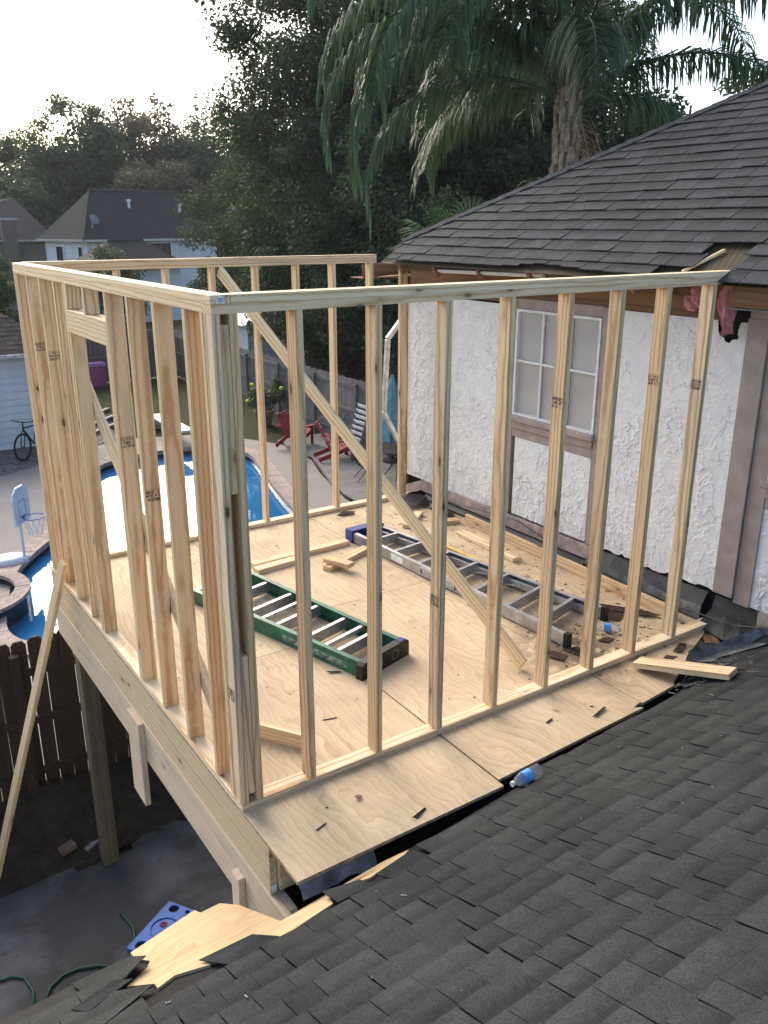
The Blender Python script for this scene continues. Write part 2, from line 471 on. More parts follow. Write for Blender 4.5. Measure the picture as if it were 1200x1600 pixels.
k = NT("window screen", 0.32, 0.5); co_ = k.co()
k.color(k.ramp(k.noise(k.vmath('MULTIPLY', co_, (2, 3, 16)), 1.0, 3), [(.3, (0.37, 0.36, 0.34)), (.7, (0.44, 0.43, 0.41))])); M_SCREEN = k.m
k = NT("pink insulation", 0.95, 0.1); co_ = k.co()
k.color(k.ramp(k.noise(co_, 22, 5), [(.25, (0.34, 0.12, 0.15)), (.75, (0.64, 0.33, 0.37))])); k.bump(k.noise(co_, 60, 4), 0.8, 0.01); M_PINK = k.m
k = NT("yellow insulation", 0.95, 0.1); co_ = k.co()
k.color(k.ramp(k.noise(co_, 30, 5), [(.25, (0.20, 0.18, 0.05)), (.75, (0.50, 0.47, 0.26))])); k.bump(k.noise(co_, 60, 4), 0.8, 0.01); M_YELLOWINS = k.m
M_INK = plain("black stamp ink", (0.05, 0.04, 0.035), 0.9, 0.1)
M_STICKER = plain("white sticker", (0.78, 0.80, 0.82), 0.4)
M_BLUEINK = plain("blue print", (0.05, 0.09, 0.35), 0.5)

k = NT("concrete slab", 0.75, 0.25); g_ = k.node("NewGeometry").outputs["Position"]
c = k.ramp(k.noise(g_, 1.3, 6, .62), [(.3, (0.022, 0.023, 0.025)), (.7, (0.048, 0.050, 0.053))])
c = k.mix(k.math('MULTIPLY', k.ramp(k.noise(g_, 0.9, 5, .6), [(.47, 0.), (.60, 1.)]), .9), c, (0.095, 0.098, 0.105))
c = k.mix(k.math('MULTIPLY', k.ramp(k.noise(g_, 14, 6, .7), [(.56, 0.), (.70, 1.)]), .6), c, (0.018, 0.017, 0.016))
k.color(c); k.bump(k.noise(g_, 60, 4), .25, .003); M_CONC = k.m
k = NT("bare soil", 0.95, 0.1); g_ = k.node("NewGeometry").outputs["Position"]
k.color(k.ramp(k.noise(g_, 7, 8, .7), [(.3, (0.02, 0.015, 0.011)), (.7, (0.075, 0.055, 0.04))])); k.bump(k.noise(g_, 18, 8, .7), 1.0, .05); M_SOIL = k.m
k = NT("yard ground", 0.95, 0.1); g_ = k.node("NewGeometry").outputs["Position"]
k.color(k.mix(k.ramp(k.noise(g_, 0.9, 5), [(.4, 0.), (.6, 1.)]), (0.035, 0.045, 0.018), (0.06, 0.05, 0.03))); k.bump(k.noise(g_, 30, 5), 1.0, .03); M_GROUND = k.m
k = NT("lawn", 0.95, 0.1); g_ = k.node("NewGeometry").outputs["Position"]
k.color(k.ramp(k.noise(g_, 9, 8, .7), [(.3, (0.022, 0.032, 0.012)), (.7, (0.07, 0.075, 0.03))])); k.bump(k.noise(g_, 60, 6), 1.0, .04); M_LAWN = k.m
k = NT("exposed aggregate patio", 0.8, 0.25); g_ = k.node("NewGeometry").outputs["Position"]
c = k.ramp(k.noise(g_, 45, 5, .75), [(.35, (0.16, 0.145, 0.13)), (.65, (0.34, 0.31, 0.285))])
c = k.mix(k.math('MULTIPLY', k.ramp(k.noise(g_, .8, 4), [(.4, 0.), (.7, 1.)]), .3), c, (0.17, 0.155, 0.14))
k.color(c); k.bump(k.noise(g_, 70, 4), .5, .01); M_PATIO = k.m
k = NT("gravel", 0.9, 0.2); g_ = k.node("NewGeometry").outputs["Position"]
v = k.node("TexVoronoi"); k.L(g_, v.inputs["Vector"]); v.inputs["Scale"].default_value = 16
k.color(k.mix(k.sep(v.outputs["Color"])[0], (0.07, 0.06, 0.055), (0.25, 0.22, 0.20))); k.bump(v.outputs["Distance"], .8, .03); M_GRAVEL = k.m
M_COPING = plain("pink stone coping", (0.33, 0.265, 0.235), 0.8, 0.2, 0, 0.25, 9, 0.3)
M_TILE = plain("dark waterline tile", (0.012, 0.015, 0.022), 0.25, 0.5, 0, 0.5, 40)
k = NT("pool water", 0.015, 0.5); g_ = k.node("NewGeometry").outputs["Position"]
k.color(k.ramp(k.noise(g_, .5, 2), [(.3, (0.014, 0.115, 0.275)), (.7, (0.022, 0.155, 0.34))]))
k.b.inputs["IOR"].default_value = 1.33
k.bump(k.noise(k.vmath('MULTIPLY', g_, (1, 1, 0)), 3.5, 2), 0.05, 0.04); M_WATER = k.m
k = NT("spa water", 0.02, 0.5); k.color((0.04, 0.13, 0.12)); g_ = k.node("NewGeometry").outputs["Position"]
k.bump(k.noise(g_, 5, 2), 0.05, 0.04); M_SPAW = k.m
M_FENCEB = lumber("brown privacy fence", (0.060, 0.038, 0.024), (0.034, 0.020, 0.012), 0.0, 0.6, 26, 0.6)
M_FENCEG = lumber("weathered grey fence", (0.17, 0.165, 0.16), (0.085, 0.08, 0.075), 0.2, 0.4, 26, 0.6)
M_DECKB = lumber("weathered deck board", (0.25, 0.235, 0.22), (0.13, 0.12, 0.11), 0.2, 0.4, 26, 0.6)
k = NT("white lap siding", 0.75, 0.2); x_, y_, z_ = k.sep(k.node("NewGeometry").outputs["Position"])
k.color(k.ramp(k.noise(k.co(), 2, 4), [(.3, (0.44, 0.455, 0.48)), (.7, (0.56, 0.575, 0.60))])); M_SIDING = k.m
M_SIDINGW = plain("bright white siding", (0.62, 0.63, 0.65), .7, .2, 0, .08, 2)
k = NT("brick", 0.9, 0.15)
b_ = k.node("TexBrick"); k.L(k.co(), b_.inputs["Vector"]); b_.inputs["Scale"].default_value = 5
b_.inputs["Color1"].default_value = (0.17, 0.12, 0.09, 1); b_.inputs["Color2"].default_value = (0.11, 0.08, 0.065, 1); b_.inputs["Mortar"].default_value = (0.2, 0.18, 0.16, 1)
k.L(b_.outputs[0], k.b.inputs["Base Color"]); M_BRICK = k.m
M_DARKGLASS = plain("dark window glass", (0.018, 0.02, 0.022), 0.12, 0.5, 0, 0.3, 3)
M_ALU = plain("brushed aluminium", (0.50, 0.51, 0.52), 0.42, 0.5, 0.85, 0.22, 8)
M_GREEN = plain("green fibreglass", (0.010, 0.115, 0.060), 0.42, 0.45, 0, 0.3, 11)
M_BLUEPL = plain("blue plastic", (0.020, 0.045, 0.26), 0.4, 0.45, 0, 0.2, 9)
M_BLACKPL = plain("black plastic", (0.005, 0.005, 0.0055), 0.5, 0.4, 0, 0.3, 12)
M_BOARDBLUE = plain("bright blue plastic", (0.014, 0.115, 0.46), 0.5, 0.4, 0, 0.15, 6)
M_REDPAINT = plain("red painted wood", (0.25, 0.022, 0.032), 0.6, 0.3, 0, 0.25, 8)
M_WHITEPL = plain("white plastic", (0.62, 0.66, 0.72), 0.5, 0.4, 0, 0.08, 6)
M_POOLBLUE = plain("blue paint line", (0.05, 0.16, 0.42), 0.5)
M_YELLOW = plain("yellow plastic", (0.75, 0.48, 0.03), 0.5, 0.4, 0, 0.1)
M_RUST = plain("dark roofing scrap", (0.055, 0.036, 0.026), 0.9, 0.1, 0, 0.5, 40)
M_UMB = plain("light blue canvas", (0.20, 0.36, 0.44), 0.85, 0.1, 0, 0.15, 6)
M_TERRA = plain("terracotta", (0.19, 0.12, 0.09), 0.85, 0.2, 0, 0.3, 9)
M_COOLER = plain("pink cooler plastic", (0.36, 0.085, 0.21), 0.6, 0.3, 0, 0.15)
M_HOSE = plain("green hose", (0.01, 0.055, 0.035), 0.5)
M_TYRE = plain("tyre rubber", (0.012, 0.012, 0.012), 0.85)
M_STEEL = plain("dull steel", (0.16, 0.17, 0.18), 0.5, 0.5, 0.7)
M_BAG = plain("grey plastic sheet", (0.19, 0.19, 0.22), 0.5, 0.4, 0, 0.3, 14)
k = NT("clear bottle plastic", 0.06, 0.5); k.color((0.85, 0.9, 0.95)); k.b.inputs["Transmission Weight"].default_value = 0.85
k.b.inputs["IOR"].default_value = 1.25; k.b.inputs["Alpha"].default_value = 0.55; M_CLEAR = k.m
M_LABELBLUE = plain("blue bottle label", (0.12, 0.36, 0.80), 0.4)
M_GUTTER = plain("old white gutter", (0.42, 0.41, 0.39), 0.55, 0.3, 0.2, 0.3, 12)

def leafmat(name, a, b, trans=0.25, rough=0.6):
    k = NT(name, rough, 0.4)
    i = k.island()
    g = k.node("NewGeometry").outputs["Position"]
    f = k.math('ADD', k.math('MULTIPLY', i, 0.7), k.math('MULTIPLY', k.noise(g, 0.6, 3), 0.5))
    c = k.ramp(f, [(.2, a), (.95, b)])
    k.color(c)
    tr = k.node("BsdfTranslucent"); k.L(c, tr.inputs[0])
    mx = k.node("MixShader"); mx.inputs[0].default_value = trans
    out = k.n["Material Output"]
    k.L(k.b.outputs[0], mx.inputs[1]); k.L(tr.outputs[0], mx.inputs[2]); k.L(mx.outputs[0], out.inputs[0])
    return k.m
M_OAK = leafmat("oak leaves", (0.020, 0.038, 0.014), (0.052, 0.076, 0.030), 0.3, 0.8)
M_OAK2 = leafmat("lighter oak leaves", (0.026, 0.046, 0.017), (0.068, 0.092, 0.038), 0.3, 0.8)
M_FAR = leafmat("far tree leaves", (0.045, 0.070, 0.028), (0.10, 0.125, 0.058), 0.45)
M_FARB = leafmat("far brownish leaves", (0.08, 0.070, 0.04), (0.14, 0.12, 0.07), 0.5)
M_PALM = leafmat("palm leaflets", (0.028, 0.060, 0.024), (0.085, 0.135, 0.062), 0.15, 0.62)
M_FANP = leafmat("fan palm leaves", (0.03, 0.075, 0.028), (0.07, 0.14, 0.05), 0.2)
M_SHRUB = leafmat("shrub leaves", (0.03, 0.05, 0.015), (0.08, 0.11, 0.04))
M_BARK = plain("tree bark", (0.055, 0.045, 0.036), 0.95, 0.1, 0, 0.4, 12, 0.8)
M_PALMBARK = plain("palm trunk fibre", (0.15, 0.115, 0.085), 0.95, 0.1, 0, 0.5, 16, 0.8)
M_PALMBOOT = plain("dry palm leaf bases", (0.30, 0.235, 0.18), 0.9, 0.1, 0, 0.4, 10, 0.5)
M_FLOWER = plain("yellow flower", (0.55, 0.55, 0.05), 0.7)

# ------------------------------------------------------------------ ground, patio, pool
GZ = -3.0
POOL = catmull([(1.05, 11.85), (2.3, 13.7), (3.25, 15.9), (4.06, 17.57), (4.75, 18.05), (5.9, 18.3), (6.9, 18.1), (7.75, 16.9), (7.4, 15.2), (7.05, 13.9), (6.8, 12.9), (6.5, 11.7), (5.9, 10.3), (4.6, 9.0), (2.6, 8.3), (1.0, 8.35), (0.35, 9.1), (0.55, 10.4)], 6)
big = [(-400, -300), (400, -300), (400, 500), (-400, 500)]
sheet("ground", big, [POOL], GZ - 0.012, M_GROUND)
sheet("pool_patio", [(-9, 5.06), (7.6, 5.06), (7.75, 9), (7.89, 12.04), (8.44, 14.13), (8.9, 15.4), (9.0, 17.2), (8.5, 18.3), (7.6, 19.6), (6, 20.2), (4.4, 19.9), (2.95, 18.75), (1.9, 18.2), (0, 17.4), (-9, 15)], [POOL], GZ, M_PATIO)
sheet("lawn", [(3.0, 19.2), (4.4, 19.9), (6, 20.2), (7.6, 19.6), (8.5, 18.3), (9.0, 17.2), (10.5, 17.3), (10.5, 29.4), (4.4, 29.4)], [], GZ - 0.004, M_LAWN)
sheet("gravel_bed", [(-9, 15), (0, 17.4), (1.9, 18.2), (2.95, 18.75), (4.4, 19.9), (5.4, 20.3), (6.2, 24.2), (5.0, 26), (-9, 26)], [], GZ + 0.004, M_GRAVEL)
sheet("soil_bed", [(-9, 3.66), (9, 3.66), (9, 5.02), (-9, 5.02)], [], GZ - 0.004, M_SOIL)
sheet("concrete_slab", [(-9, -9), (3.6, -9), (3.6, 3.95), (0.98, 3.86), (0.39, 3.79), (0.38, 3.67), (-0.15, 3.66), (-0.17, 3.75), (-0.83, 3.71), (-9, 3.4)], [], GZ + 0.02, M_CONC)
# soil heaped along the fence
gx, gy = np.meshgrid(np.linspace(-4, 4, 90), np.linspace(3.75, 5.0, 22))
gz = GZ + 0.0 + 0.16 * np.clip((gy - 3.78) / 0.9, 0, 1) * (0.4 + vnoise(gx + 9, gy, 2.5, 3)) + 0.05 * vnoise(gx + 9, gy, 9, 4) + 0.03 * vnoise(gx + 9, gy, 23, 5) - 0.03
V = np.stack([gx, gy, gz], -1).reshape(-1, 3); i0 = (np.arange(21)[:, None] * 90 + np.arange(89)[None]).ravel()
o = obj("soil_mound", fast_mesh("soil_mound", V, np.stack([i0, i0 + 1, i0 + 91, i0 + 90], 1), M_SOIL, True)); o["kind"] = "structure"

WZ = GZ - 0.16
w = sheet("water", [(x, y) for x, y in POOL], [], WZ, M_WATER)
pool = thing("swimming_pool", "kidney shaped blue swimming pool with pink stone coping behind the framed walls", "pool", (4, 13, GZ))
mb = MB(); n = len(POOL)
mb.add([(x, y, GZ - 0.002) for x, y in POOL] + [(x, y, GZ - 1.2) for x, y in POOL], [[i, (i + 1) % n, n + (i + 1) % n, n + i] for i in range(n)])
mb.build("tile_band", M_TILE, pool)
def offset_loop(P, d):
    out = []
    for i in range(len(P)):
        a, b = Vector(P[i - 1]), Vector(P[(i + 1) % len(P)])
        t = (b - a).normalized(); out.append(Vector(P[i]) + Vector((t.y, -t.x)) * d)
    return out
area = sum(POOL[i][0] * POOL[(i + 1) % n][1] - POOL[(i + 1) % n][0] * POOL[i][1] for i in range(n))
sg = 1 if area > 0 else -1
Pin, Pout = offset_loop(POOL, -0.03 * sg), offset_loop(POOL, 0.34 * sg)
def copings(Pin, Pout, z0, z1, parent, lo=0, hi=None, step=1):
    m = len(Pin)
    for i in range(lo, hi or m, step):
        j = (i + step) % m
        a, b, c_, d = Pin[i], Pin[j], Pout[j], Pout[i]
        ce = (a + b + c_ + d) / 4
        q = [p + (ce - p) * 0.018 for p in (a, b, c_, d)]
        zt = z1 + random.uniform(-.004, .004)
        MB().prism([(p.x, p.y, z0) for p in q], (0, 0, 0), (0, 0, zt - z0)).build("coping_stone", M_COPING, parent)
copings(Pin, Pout, GZ - 0.06, GZ + 0.045, pool)

spa = thing("spa", "raised round spa with dark tiled wall and pink stone rim beside the pool", "spa", (-0.1, 10.7, GZ))
SC = (-0.1, 10.7); nn = 28
ring = lambda r: [Vector((SC[0] + r * math.cos(2 * math.pi * i / nn), SC[1] + r * math.sin(2 * math.pi * i / nn))) for i in range(nn)]
mb = MB()
for r0, flip in ((1.03, False), (0.86, True)):
    R_ = ring(r0)
    mb.add([(p.x, p.y, GZ - 0.9) for p in R_] + [(p.x, p.y, -2.83) for p in R_], [([i, (i + 1) % nn, nn + (i + 1) % nn, nn + i])[::(-1 if flip else 1)] for i in range(nn)])
mb.build("tiled_wall", M_TILE, spa)
copings(ring(0.84), ring(1.08), -2.85, -2.79, spa)
wobj("spa_water", [(p.x, p.y, -2.98) for p in ring(0.87)], [list(range(nn))], M_SPAW, spa)

# weathered wood deck beyond the pool
deck2 = thing("wooden_deck", "weathered grey plank deck by the back fence where the red chairs stand", "deck", (10, 13, GZ))
def agg(y):
    P = [(9, 7.75), (12.04, 7.93), (13, 8.1), (14.13, 8.48), (15.4, 8.92), (16.4, 8.75), (17.2, 9.05), (18.4, 8.9)]
    for (a, xa), (b, xb) in zip(P, P[1:]):
        if a <= y <= b: return xa + (xb - xa) * (y - a) / (b - a)
    return 7.75
y = 9.2
while y < 17.6:
    board("deck_board", (agg(y) + random.uniform(0, .03), y, GZ + 0.05), (11.6, y, GZ + 0.05), (0, 0, 1), 0.132, 0.034, M_DECKB, deck2)
    y += 0.145

# ------------------------------------------------------------------ fences
def fence(name, label, p0, p1, top, mat, pw, side, dog=False, seed=1, rails=(0.3, 1.0, 1.55)):
    """pickets from p0 to p1; side = direction of the rails"""
    rn = random.Random(seed)
    p0, p1, side = Vector((*p0, 0)), Vector((*p1, 0)), Vector((*side, 0)).normalized()
    L = (p1 - p0).length; u = (p1 - p0).normalized()
    f = thing(name, label, "fence", (p0.x, p0.y, GZ))
    n = int(L / (pw + 0.0045)); me_cache = []
    for v_ in range(5):
        h = top - GZ - 0.05
        a = pw / 2
        prof = [(-a, 0), (a, 0), (a, h - .04), (a - .03, h), (-a + .03, h), (-a, h - .04)] if dog else [(-a, 0), (a, 0), (a, h + rn.uniform(-.02, .02)), (-a, h + rn.uniform(-.02, .02))]
        m_ = MB().prism([(z, q, -0.009) for q, z in prof], (0, 0, 0), (0, 0, 0.018))
        me_cache.append(mesh_from("picket", m_.v, m_.f, mat))
    Mr = Matrix((Vector((0, 0, 1)), u, Vector((0, 0, 1)).cross(u))).transposed().to_4x4()
    for i in range(n):
        M = Mr.copy(); c_ = p0 + u * ((i + .5) * L / n); M.translation = (c_.x, c_.y, GZ + 0.05 + rn.uniform(-.018, .018))
        M = M @ Matrix.Rotation(rn.uniform(-.008, .008), 4, 'Z')
        obj("picket", me_cache[rn.randrange(5)], f, M)
    for r in rails:
        a, b = p0 + side * 0.03, p1 + side * 0.03
        board("rail", (a.x, a.y, GZ + r), (b.x, b.y, GZ + r), side, 0.085, 0.038, mat, f)
    k_ = int(L / 2.4) + 1
    for i in range(k_ + 1):
        c_ = p0 + u * (L * i / k_) + side * 0.09
        board("post", (c_.x, c_.y, GZ), (c_.x, c_.y, top - 0.1), u, 0.09, 0.09, mat, f)
    return f
fence("picket_fence", "dark brown dog-eared privacy fence below the new framed floor", (-4.2, 5.0), (3.72, 5.0), -1.16, M_FENCEB, 0.14, (0, -1), True, 2, (0.35, 0.95, 1.5))
fence("picket_fence", "weathered grey board fence behind the red chairs and pool deck", (10.62, 9.0), (10.62, 29.4), -1.17, M_FENCEG, 0.14, (-1, 0), False, 3, (0.3, 0.95, 1.62))
fence("picket_fence", "far dark grey fence across the back of the lawn", (3.2, 29.6), (10.5, 29.6), -1.1, M_FENCEG, 0.14, (0, -1), False, 4, (0.3, 0.95, 1.62))
# ------------------------------------------------------------------ framed addition: floor platform
T, W = 0.038, 0.089
H = 2.40
YB0, YB1 = 3.74, 3.83          # back wall faces
plat = thing("floor_platform", "raised plywood floor platform on treated rim boards and a dark post", "platform", (0, 0, GZ))
PT = 0.018
def ply(x0, x1, y0, y1, poly=None, zoff=0.0):
    """sheet with its long grain along Y; optional ragged outline"""
    poly = poly or [(x0, y0), (x1, y0), (x1, y1), (x0, y1)]
    ce = Vector((sum(p[0] for p in poly) / len(poly), sum(p[1] for p in poly) / len(poly), zoff - PT / 2))
    # local X = world Y, local Y = -world X
    loc = [Vector((p[1] - ce.y, -(p[0] - ce.x), 0)) for p in poly]
    a = sum(loc[i].x * loc[(i + 1) % len(loc)].y - loc[(i + 1) % len(loc)].x * loc[i].y for i in range(len(loc)))
    if a < 0: loc = loc[::-1]
    m_ = MB().prism([(v.x, v.y, -PT / 2) for v in loc], (0, 0, 0), (0, 0, PT))
    me = mesh_from("plywood_sheet", m_.v, m_.f, M_PLY)
    me.materials.append(M_PLYEDGE)
    for p in me.polygons:
        if abs(p.normal.z) < 0.5: p.material_index = 1
    M = Matrix.Rotation(math.pi / 2, 4, 'Z'); M.translation = ce
    return obj("plywood_sheet", me, plat, M)
g = 0.0018
ply(0, 0, 0, 0, [(0.0, -0.565), (1.21, -0.555), (1.22 - g, 1.40 - g), (0.0, 1.40 - g)])
ply(0.0, 1.22 - g, 1.40 + g, YB1)
ply(0, 0, 0, 0, [(1.22 + g, -0.502), (2.41, -0.452), (2.36, -0.42), (2.44 - g, -0.40), (2.44 - g, 1.81 - g), (1.22 + g, 1.81 - g)])
ply(1.22 + g, 2.44 - g, 1.81 + g, YB1)
ply(0, 0, 0, 0, [(2.44 + g, -0.415), (2.78, -0.385), (2.80, -0.36), (3.12, -0.21), (3.15, -0.19), (3.52, -0.045), (3.68, 0.04), (3.70, 1.81 - g), (2.44 + g, 1.81 - g)])
ply(0, 0, 0, 0, [(2.44 + g, 1.81 + g), (3.70, 1.81 + g), (3.72, 2.9), (3.69, 3.2), (3.73, 3.5), (3.70, YB1), (2.44 + g, YB1)])
# rim and beams, left side (outer face x = 0)
box("rim_board", 0.002, 0.04, -0.275, 3.80, -0.298, -PT, M_TREATED, plat, ax=1)
box("beam_ply", -0.004, 0.034, -0.44, 3.80, -0.590, -0.300, M_TREATED2, plat, ax=1)
box("beam_ply", 0.036, 0.074, -0.41, 3.80, -0.592, -0.301, M_TREATED2, plat, ax=1)
box("rim_board", 0.042, 3.70, 3.79, 3.828, -0.298, -PT, M_TREATED, plat, ax=0)
for i in range(9):
    yy = 0.05 + i * 0.4064
    box("floor_joist", 0.042, 3.70, yy - 0.019, yy + 0.019, -0.297, -PT, M_TREATED, plat, ax=0)
box("floor_joist", 0.042, 1.15, -0.30, -0.262, -0.27, -PT, M_TREATED, plat, ax=0)
board("post", (0.155, 3.66, GZ), (0.155, 3.66, -0.59), (1, 0, 0), 0.14, 0.14, M_POST, plat, 0.006)
board("post", (3.55, 3.70, GZ), (3.55, 3.70, -0.30), (1, 0, 0), 0.14, 0.14, M_POST, plat, 0.006)
# cleats nailed outside the beam
board("cleat", (-0.024, 1.64, -0.30), (-0.024, 1.655, -0.93), (1, 0, 0), 0.235, 0.038, M_TREATED2, plat)
board("cleat", (-0.024, 0.055, -0.40), (-0.024, 0.07, -1.02), (1, 0, 0), 0.089, 0.038, M_TREATED2, plat)
# tags stapled to the treated wood
box("lumber_tag", -0.0405, -0.016, 1.69, 1.72, -0.2995, -0.2988, M_STICKER, plat, 0.0001)
box("lumber_tag", 0.008, 0.034, -0.2768, -0.2754, -0.285, -0.245, M_STICKER, plat, 0.0001)

# ------------------------------------------------------------------ stud walls
def stamp(stud, side, at, seed):
    """grade stamp printed on the wide face: rows of small ink marks"""
    rn = random.Random(seed)
    me = stud.data
    xs = [v.co.x for v in me.vertices]; t = max(v.co.z for v in me.vertices)
    z = side * (t + 0.0005)
    mb = MB()
    def q(x0, x1, y0, y1):
        vs = [(x0, y0, z), (x1, y0, z), (x1, y1, z), (x0, y1, z)]
        mb.add(vs, [[0, 1, 2, 3] if side > 0 else [3, 2, 1, 0]])
    wd = 0.076
    q(at + 0.052, at + 0.0535, -wd / 2, wd / 2)
    for row in range(3):
        x0 = at + 0.031 - row * 0.021
        y = -wd / 2
        while y < wd / 2 - .004:
            cw = rn.uniform(.0035, .0075)
            if rn.random() < .86:
                if rn.random() < .5:
                    q(x0, x0 + .0165, y, y + .0026)
                    q(x0 + rn.choice([0, .005, .010]), x0 + .0160, y + .002, y + cw)
                else:
                    q(x0, x0 + .0045, y, y + cw); q(x0 + .0115, x0 + .016, y, y + cw); q(x0, x0 + .016, y + cw * .4, y + cw * .75)
            y += cw + rn.uniform(.001, .0025)
    o = obj("grade_stamp", mesh_from("grade_stamp", mb.v, mb.f, M_INK), stud, WM[stud.name].copy())
    return o

# --- wall facing the camera (front, along X)
fw = thing("stud_wall", "open stud wall with double top plate, nearest to the shingled roof", "stud wall", (1.8, 0.045, 0))
box("bottom_plate", 0.0, 1.86, 0, W, 0, T, M_PLATE, fw, ax=0)
box("bottom_plate", 1.862, 3.69, 0, W, 0, T, M_PLATE, fw, ax=0)
def plate_prism(name, x0, x1a, x1b, z0, z1, mat):
    ce = Vector(((x0 + x1a) / 2, W / 2, (z0 + z1) / 2))
    poly = [(x0, 0, z0), (x1a, 0, z0), (x1b, 0, z1), (x0, 0, z1)]
    m_ = MB().prism([Vector(p) - ce for p in poly][::-1], (0, 0, 0), (0, W, 0))
    return obj(name, mesh_from(name, m_.v, m_.f, mat), fw, Matrix.Translation(ce))
plate_prism("top_plate", 0.0, 3.30, 3.37, H, H + T - .0006, M_PLATE)
plate_prism("upper_plate", W + .001, 3.37, 3.445, H + T, H + 2 * T, M_PLATE)
mats = [M_STUD, M_STUD, M_WEATHER, M_STUD, M_STUD, M_WEATHER, M_STUD, M_WEATHER]
xs8 = [0.400, 0.808, 1.216, 1.626, 2.040, 2.440, 2.838, 3.252]
fstuds = []
for i, x in enumerate(xs8):
    dx = random.uniform(-.004, .004)
    fstuds.append(board("stud", (x, W / 2, T), (x + dx, W / 2, H), (1, 0, 0), W - .001, T, mats[i], fw))
for i, at in ((2, -0.42), (4, 0.57), (6, 0.62), (7, 0.55)):
    stamp(fstuds[i], -1, at, 40 + i)
# corner post: two studs with spacer blocks
c1 = board("stud", (0.0195, W / 2, T), (0.0195, W / 2, H), (1, 0, 0), W - .001, T, M_WEATHER, fw)
board("stud", (0.0975, W / 2, T), (0.0975, W / 2, H), (1, 0, 0), W - .001, T, M_STUD, fw)
board("spacer_block", (0.0585, W / 2 + .002, 1.63), (0.0585, W / 2 + .002, 2.355), (1, 0, 0), W - .005, T - .001, M_WEATHER, fw)
board("spacer_block", (0.0585, W / 2 + .002, 0.085), (0.0585, W / 2 + .002, 0.84), (1, 0, 0), W - .005, T - .001, M_WEATHER, fw)
stamp(c1, -1, -0.6, 77)

# --- wall on the pool side with the door opening (left, along Y)
lw = thing("stud_wall", "open stud wall with a framed door opening and header on the pool side", "stud wall", (0.045, 1.8, 0))
LE = 3.72
box("bottom_plate", 0, W, W + .001, LE, 0, T, M_PLATE, lw, ax=1)
box("top_plate", 0, W, W + .001, LE, H, H + T - .0006, M_PLATE, lw, ax=1)
box("upper_plate", 0, W, 0.0, LE, H + T, H + 2 * T, M_PLATE, lw, ax=1)
MBlab = MB()
box("sticker", 0.030, 0.056, -0.0009, 0.0002, H + T + .006, H + 2 * T - .006, M_STICKER, lw, 0.0001)
mb = MB()
for r_ in range(2):
    xx = 0.033
    while xx < 0.052:
        ww_ = random.uniform(.0015, .004); mb.bx(xx, xx + ww_, -0.0014, -0.0008, H + T + .011 + r_ * .009, H + T + .017 + r_ * .009); xx += ww_ + .0012
mb.build("sticker_print", M_BLUEINK, lw)
def lstud(y, z0=T, z1=H, mat=None, name="stud", xo=0.0):
    return board(name, (W / 2 + xo, y, z0), (W / 2 + xo, y + random.uniform(-.003, .003), z1), (0, 1, 0), W - .001, T, mat or M_STUD, lw)
l0 = lstud(0.112)
l1 = lstud(0.310); l2 = lstud(0.700); l3 = lstud(1.090, mat=M_STUD); k1 = lstud(1.462)
tr1 = lstud(1.501, T, 2.105, name="trimmer")
lstud(2.262, T, 2.105, name="trimmer")
k2 = lstud(2.315); l5 = lstud(2.56); l6 = lstud(2.94); l7 = lstud(3.32, mat=M_STUD); l8 = lstud(3.64); lstud(3.70, mat=M_WEATHER)
box("header", 0.0, T, 1.483, 2.294, 2.107, 2.246, M_PLATE, lw, ax=1)
box("header", W - T, W, 1.483, 2.294, 2.107, 2.246, M_PLATE, lw, ax=1)
lstud(1.885, 2.248, H, name="cripple"); lstud(2.274, 2.248, H, name="cripple")
for s_, at, sd in ((k1, 0.33, 3), (l3, 0.11, 4), (l6, 0.64, 5), (l7, 0.66, 6)):
    stamp(s_, -1, at, sd); 
# --- far wall (back, along X)
bw = thing("stud_wall", "far open stud wall in front of the swimming pool and trees", "stud wall", (1.8, 3.78, 0))
box("bottom_plate", W + .002, 3.66, YB0, YB1, 0, T, M_PLATE, bw, ax=0)
box("top_plate", W + .002, 3.26, YB0, YB1, H, H + T - .0006, M_STUD, bw, ax=0)
box("upper_plate", W + .002, 3.26, YB0, YB1, H + T, H + 2 * T, M_STUD, bw, ax=0)
for x in (0.385, 0.790, 1.195, 1.600, 2.008, 2.410, 2.790, 3.205):
    board("stud", (x, (YB0 + YB1) / 2, T), (x, (YB0 + YB1) / 2, H), (1, 0, 0), W - .001, T, M_STUD, bw)
board("stud", (3.60, (YB0 + YB1) / 2, T), (3.60, (YB0 + YB1) / 2, 2.34), (0, 1, 0), W - .001, T, M_STUD, bw)

# ------------------------------------------------------------------ braces
def single(name, label, cat, p0, p1, zh, w, t, mat, group=None):
    return tag(board(name, p0, p1, zh, w, t, mat), label, cat, group)
single("brace", "long diagonal brace from the far wall's top plate down to the floor", "brace", (1.625, 3.66, 2.37), (2.11, 0.28, 0.045), (1, 0.14, 0), W, T, M_BRACE)
single("brace", "diagonal brace nailed across the inside of the pool-side stud wall", "brace", (0.111, 2.66, 1.925), (0.111, 0.24, 0.03), (1, 0, 0), W, T, M_BRACE)
single("brace", "slanted prop outside the floor, leaning down past the brown fence", "brace", (-0.026, 3.16, 0.27), (-0.80, 3.98, -2.97), (1, 0.15, 0), W, T, M_BRACE)
single("lumber_piece", "short board on edge on the floor just behind the corner post", "lumber", (0.20, 0.80, 0.0455), (0.525, 0.295, 0.0455), (1, 0.62, 0), W, T, M_BRACE)

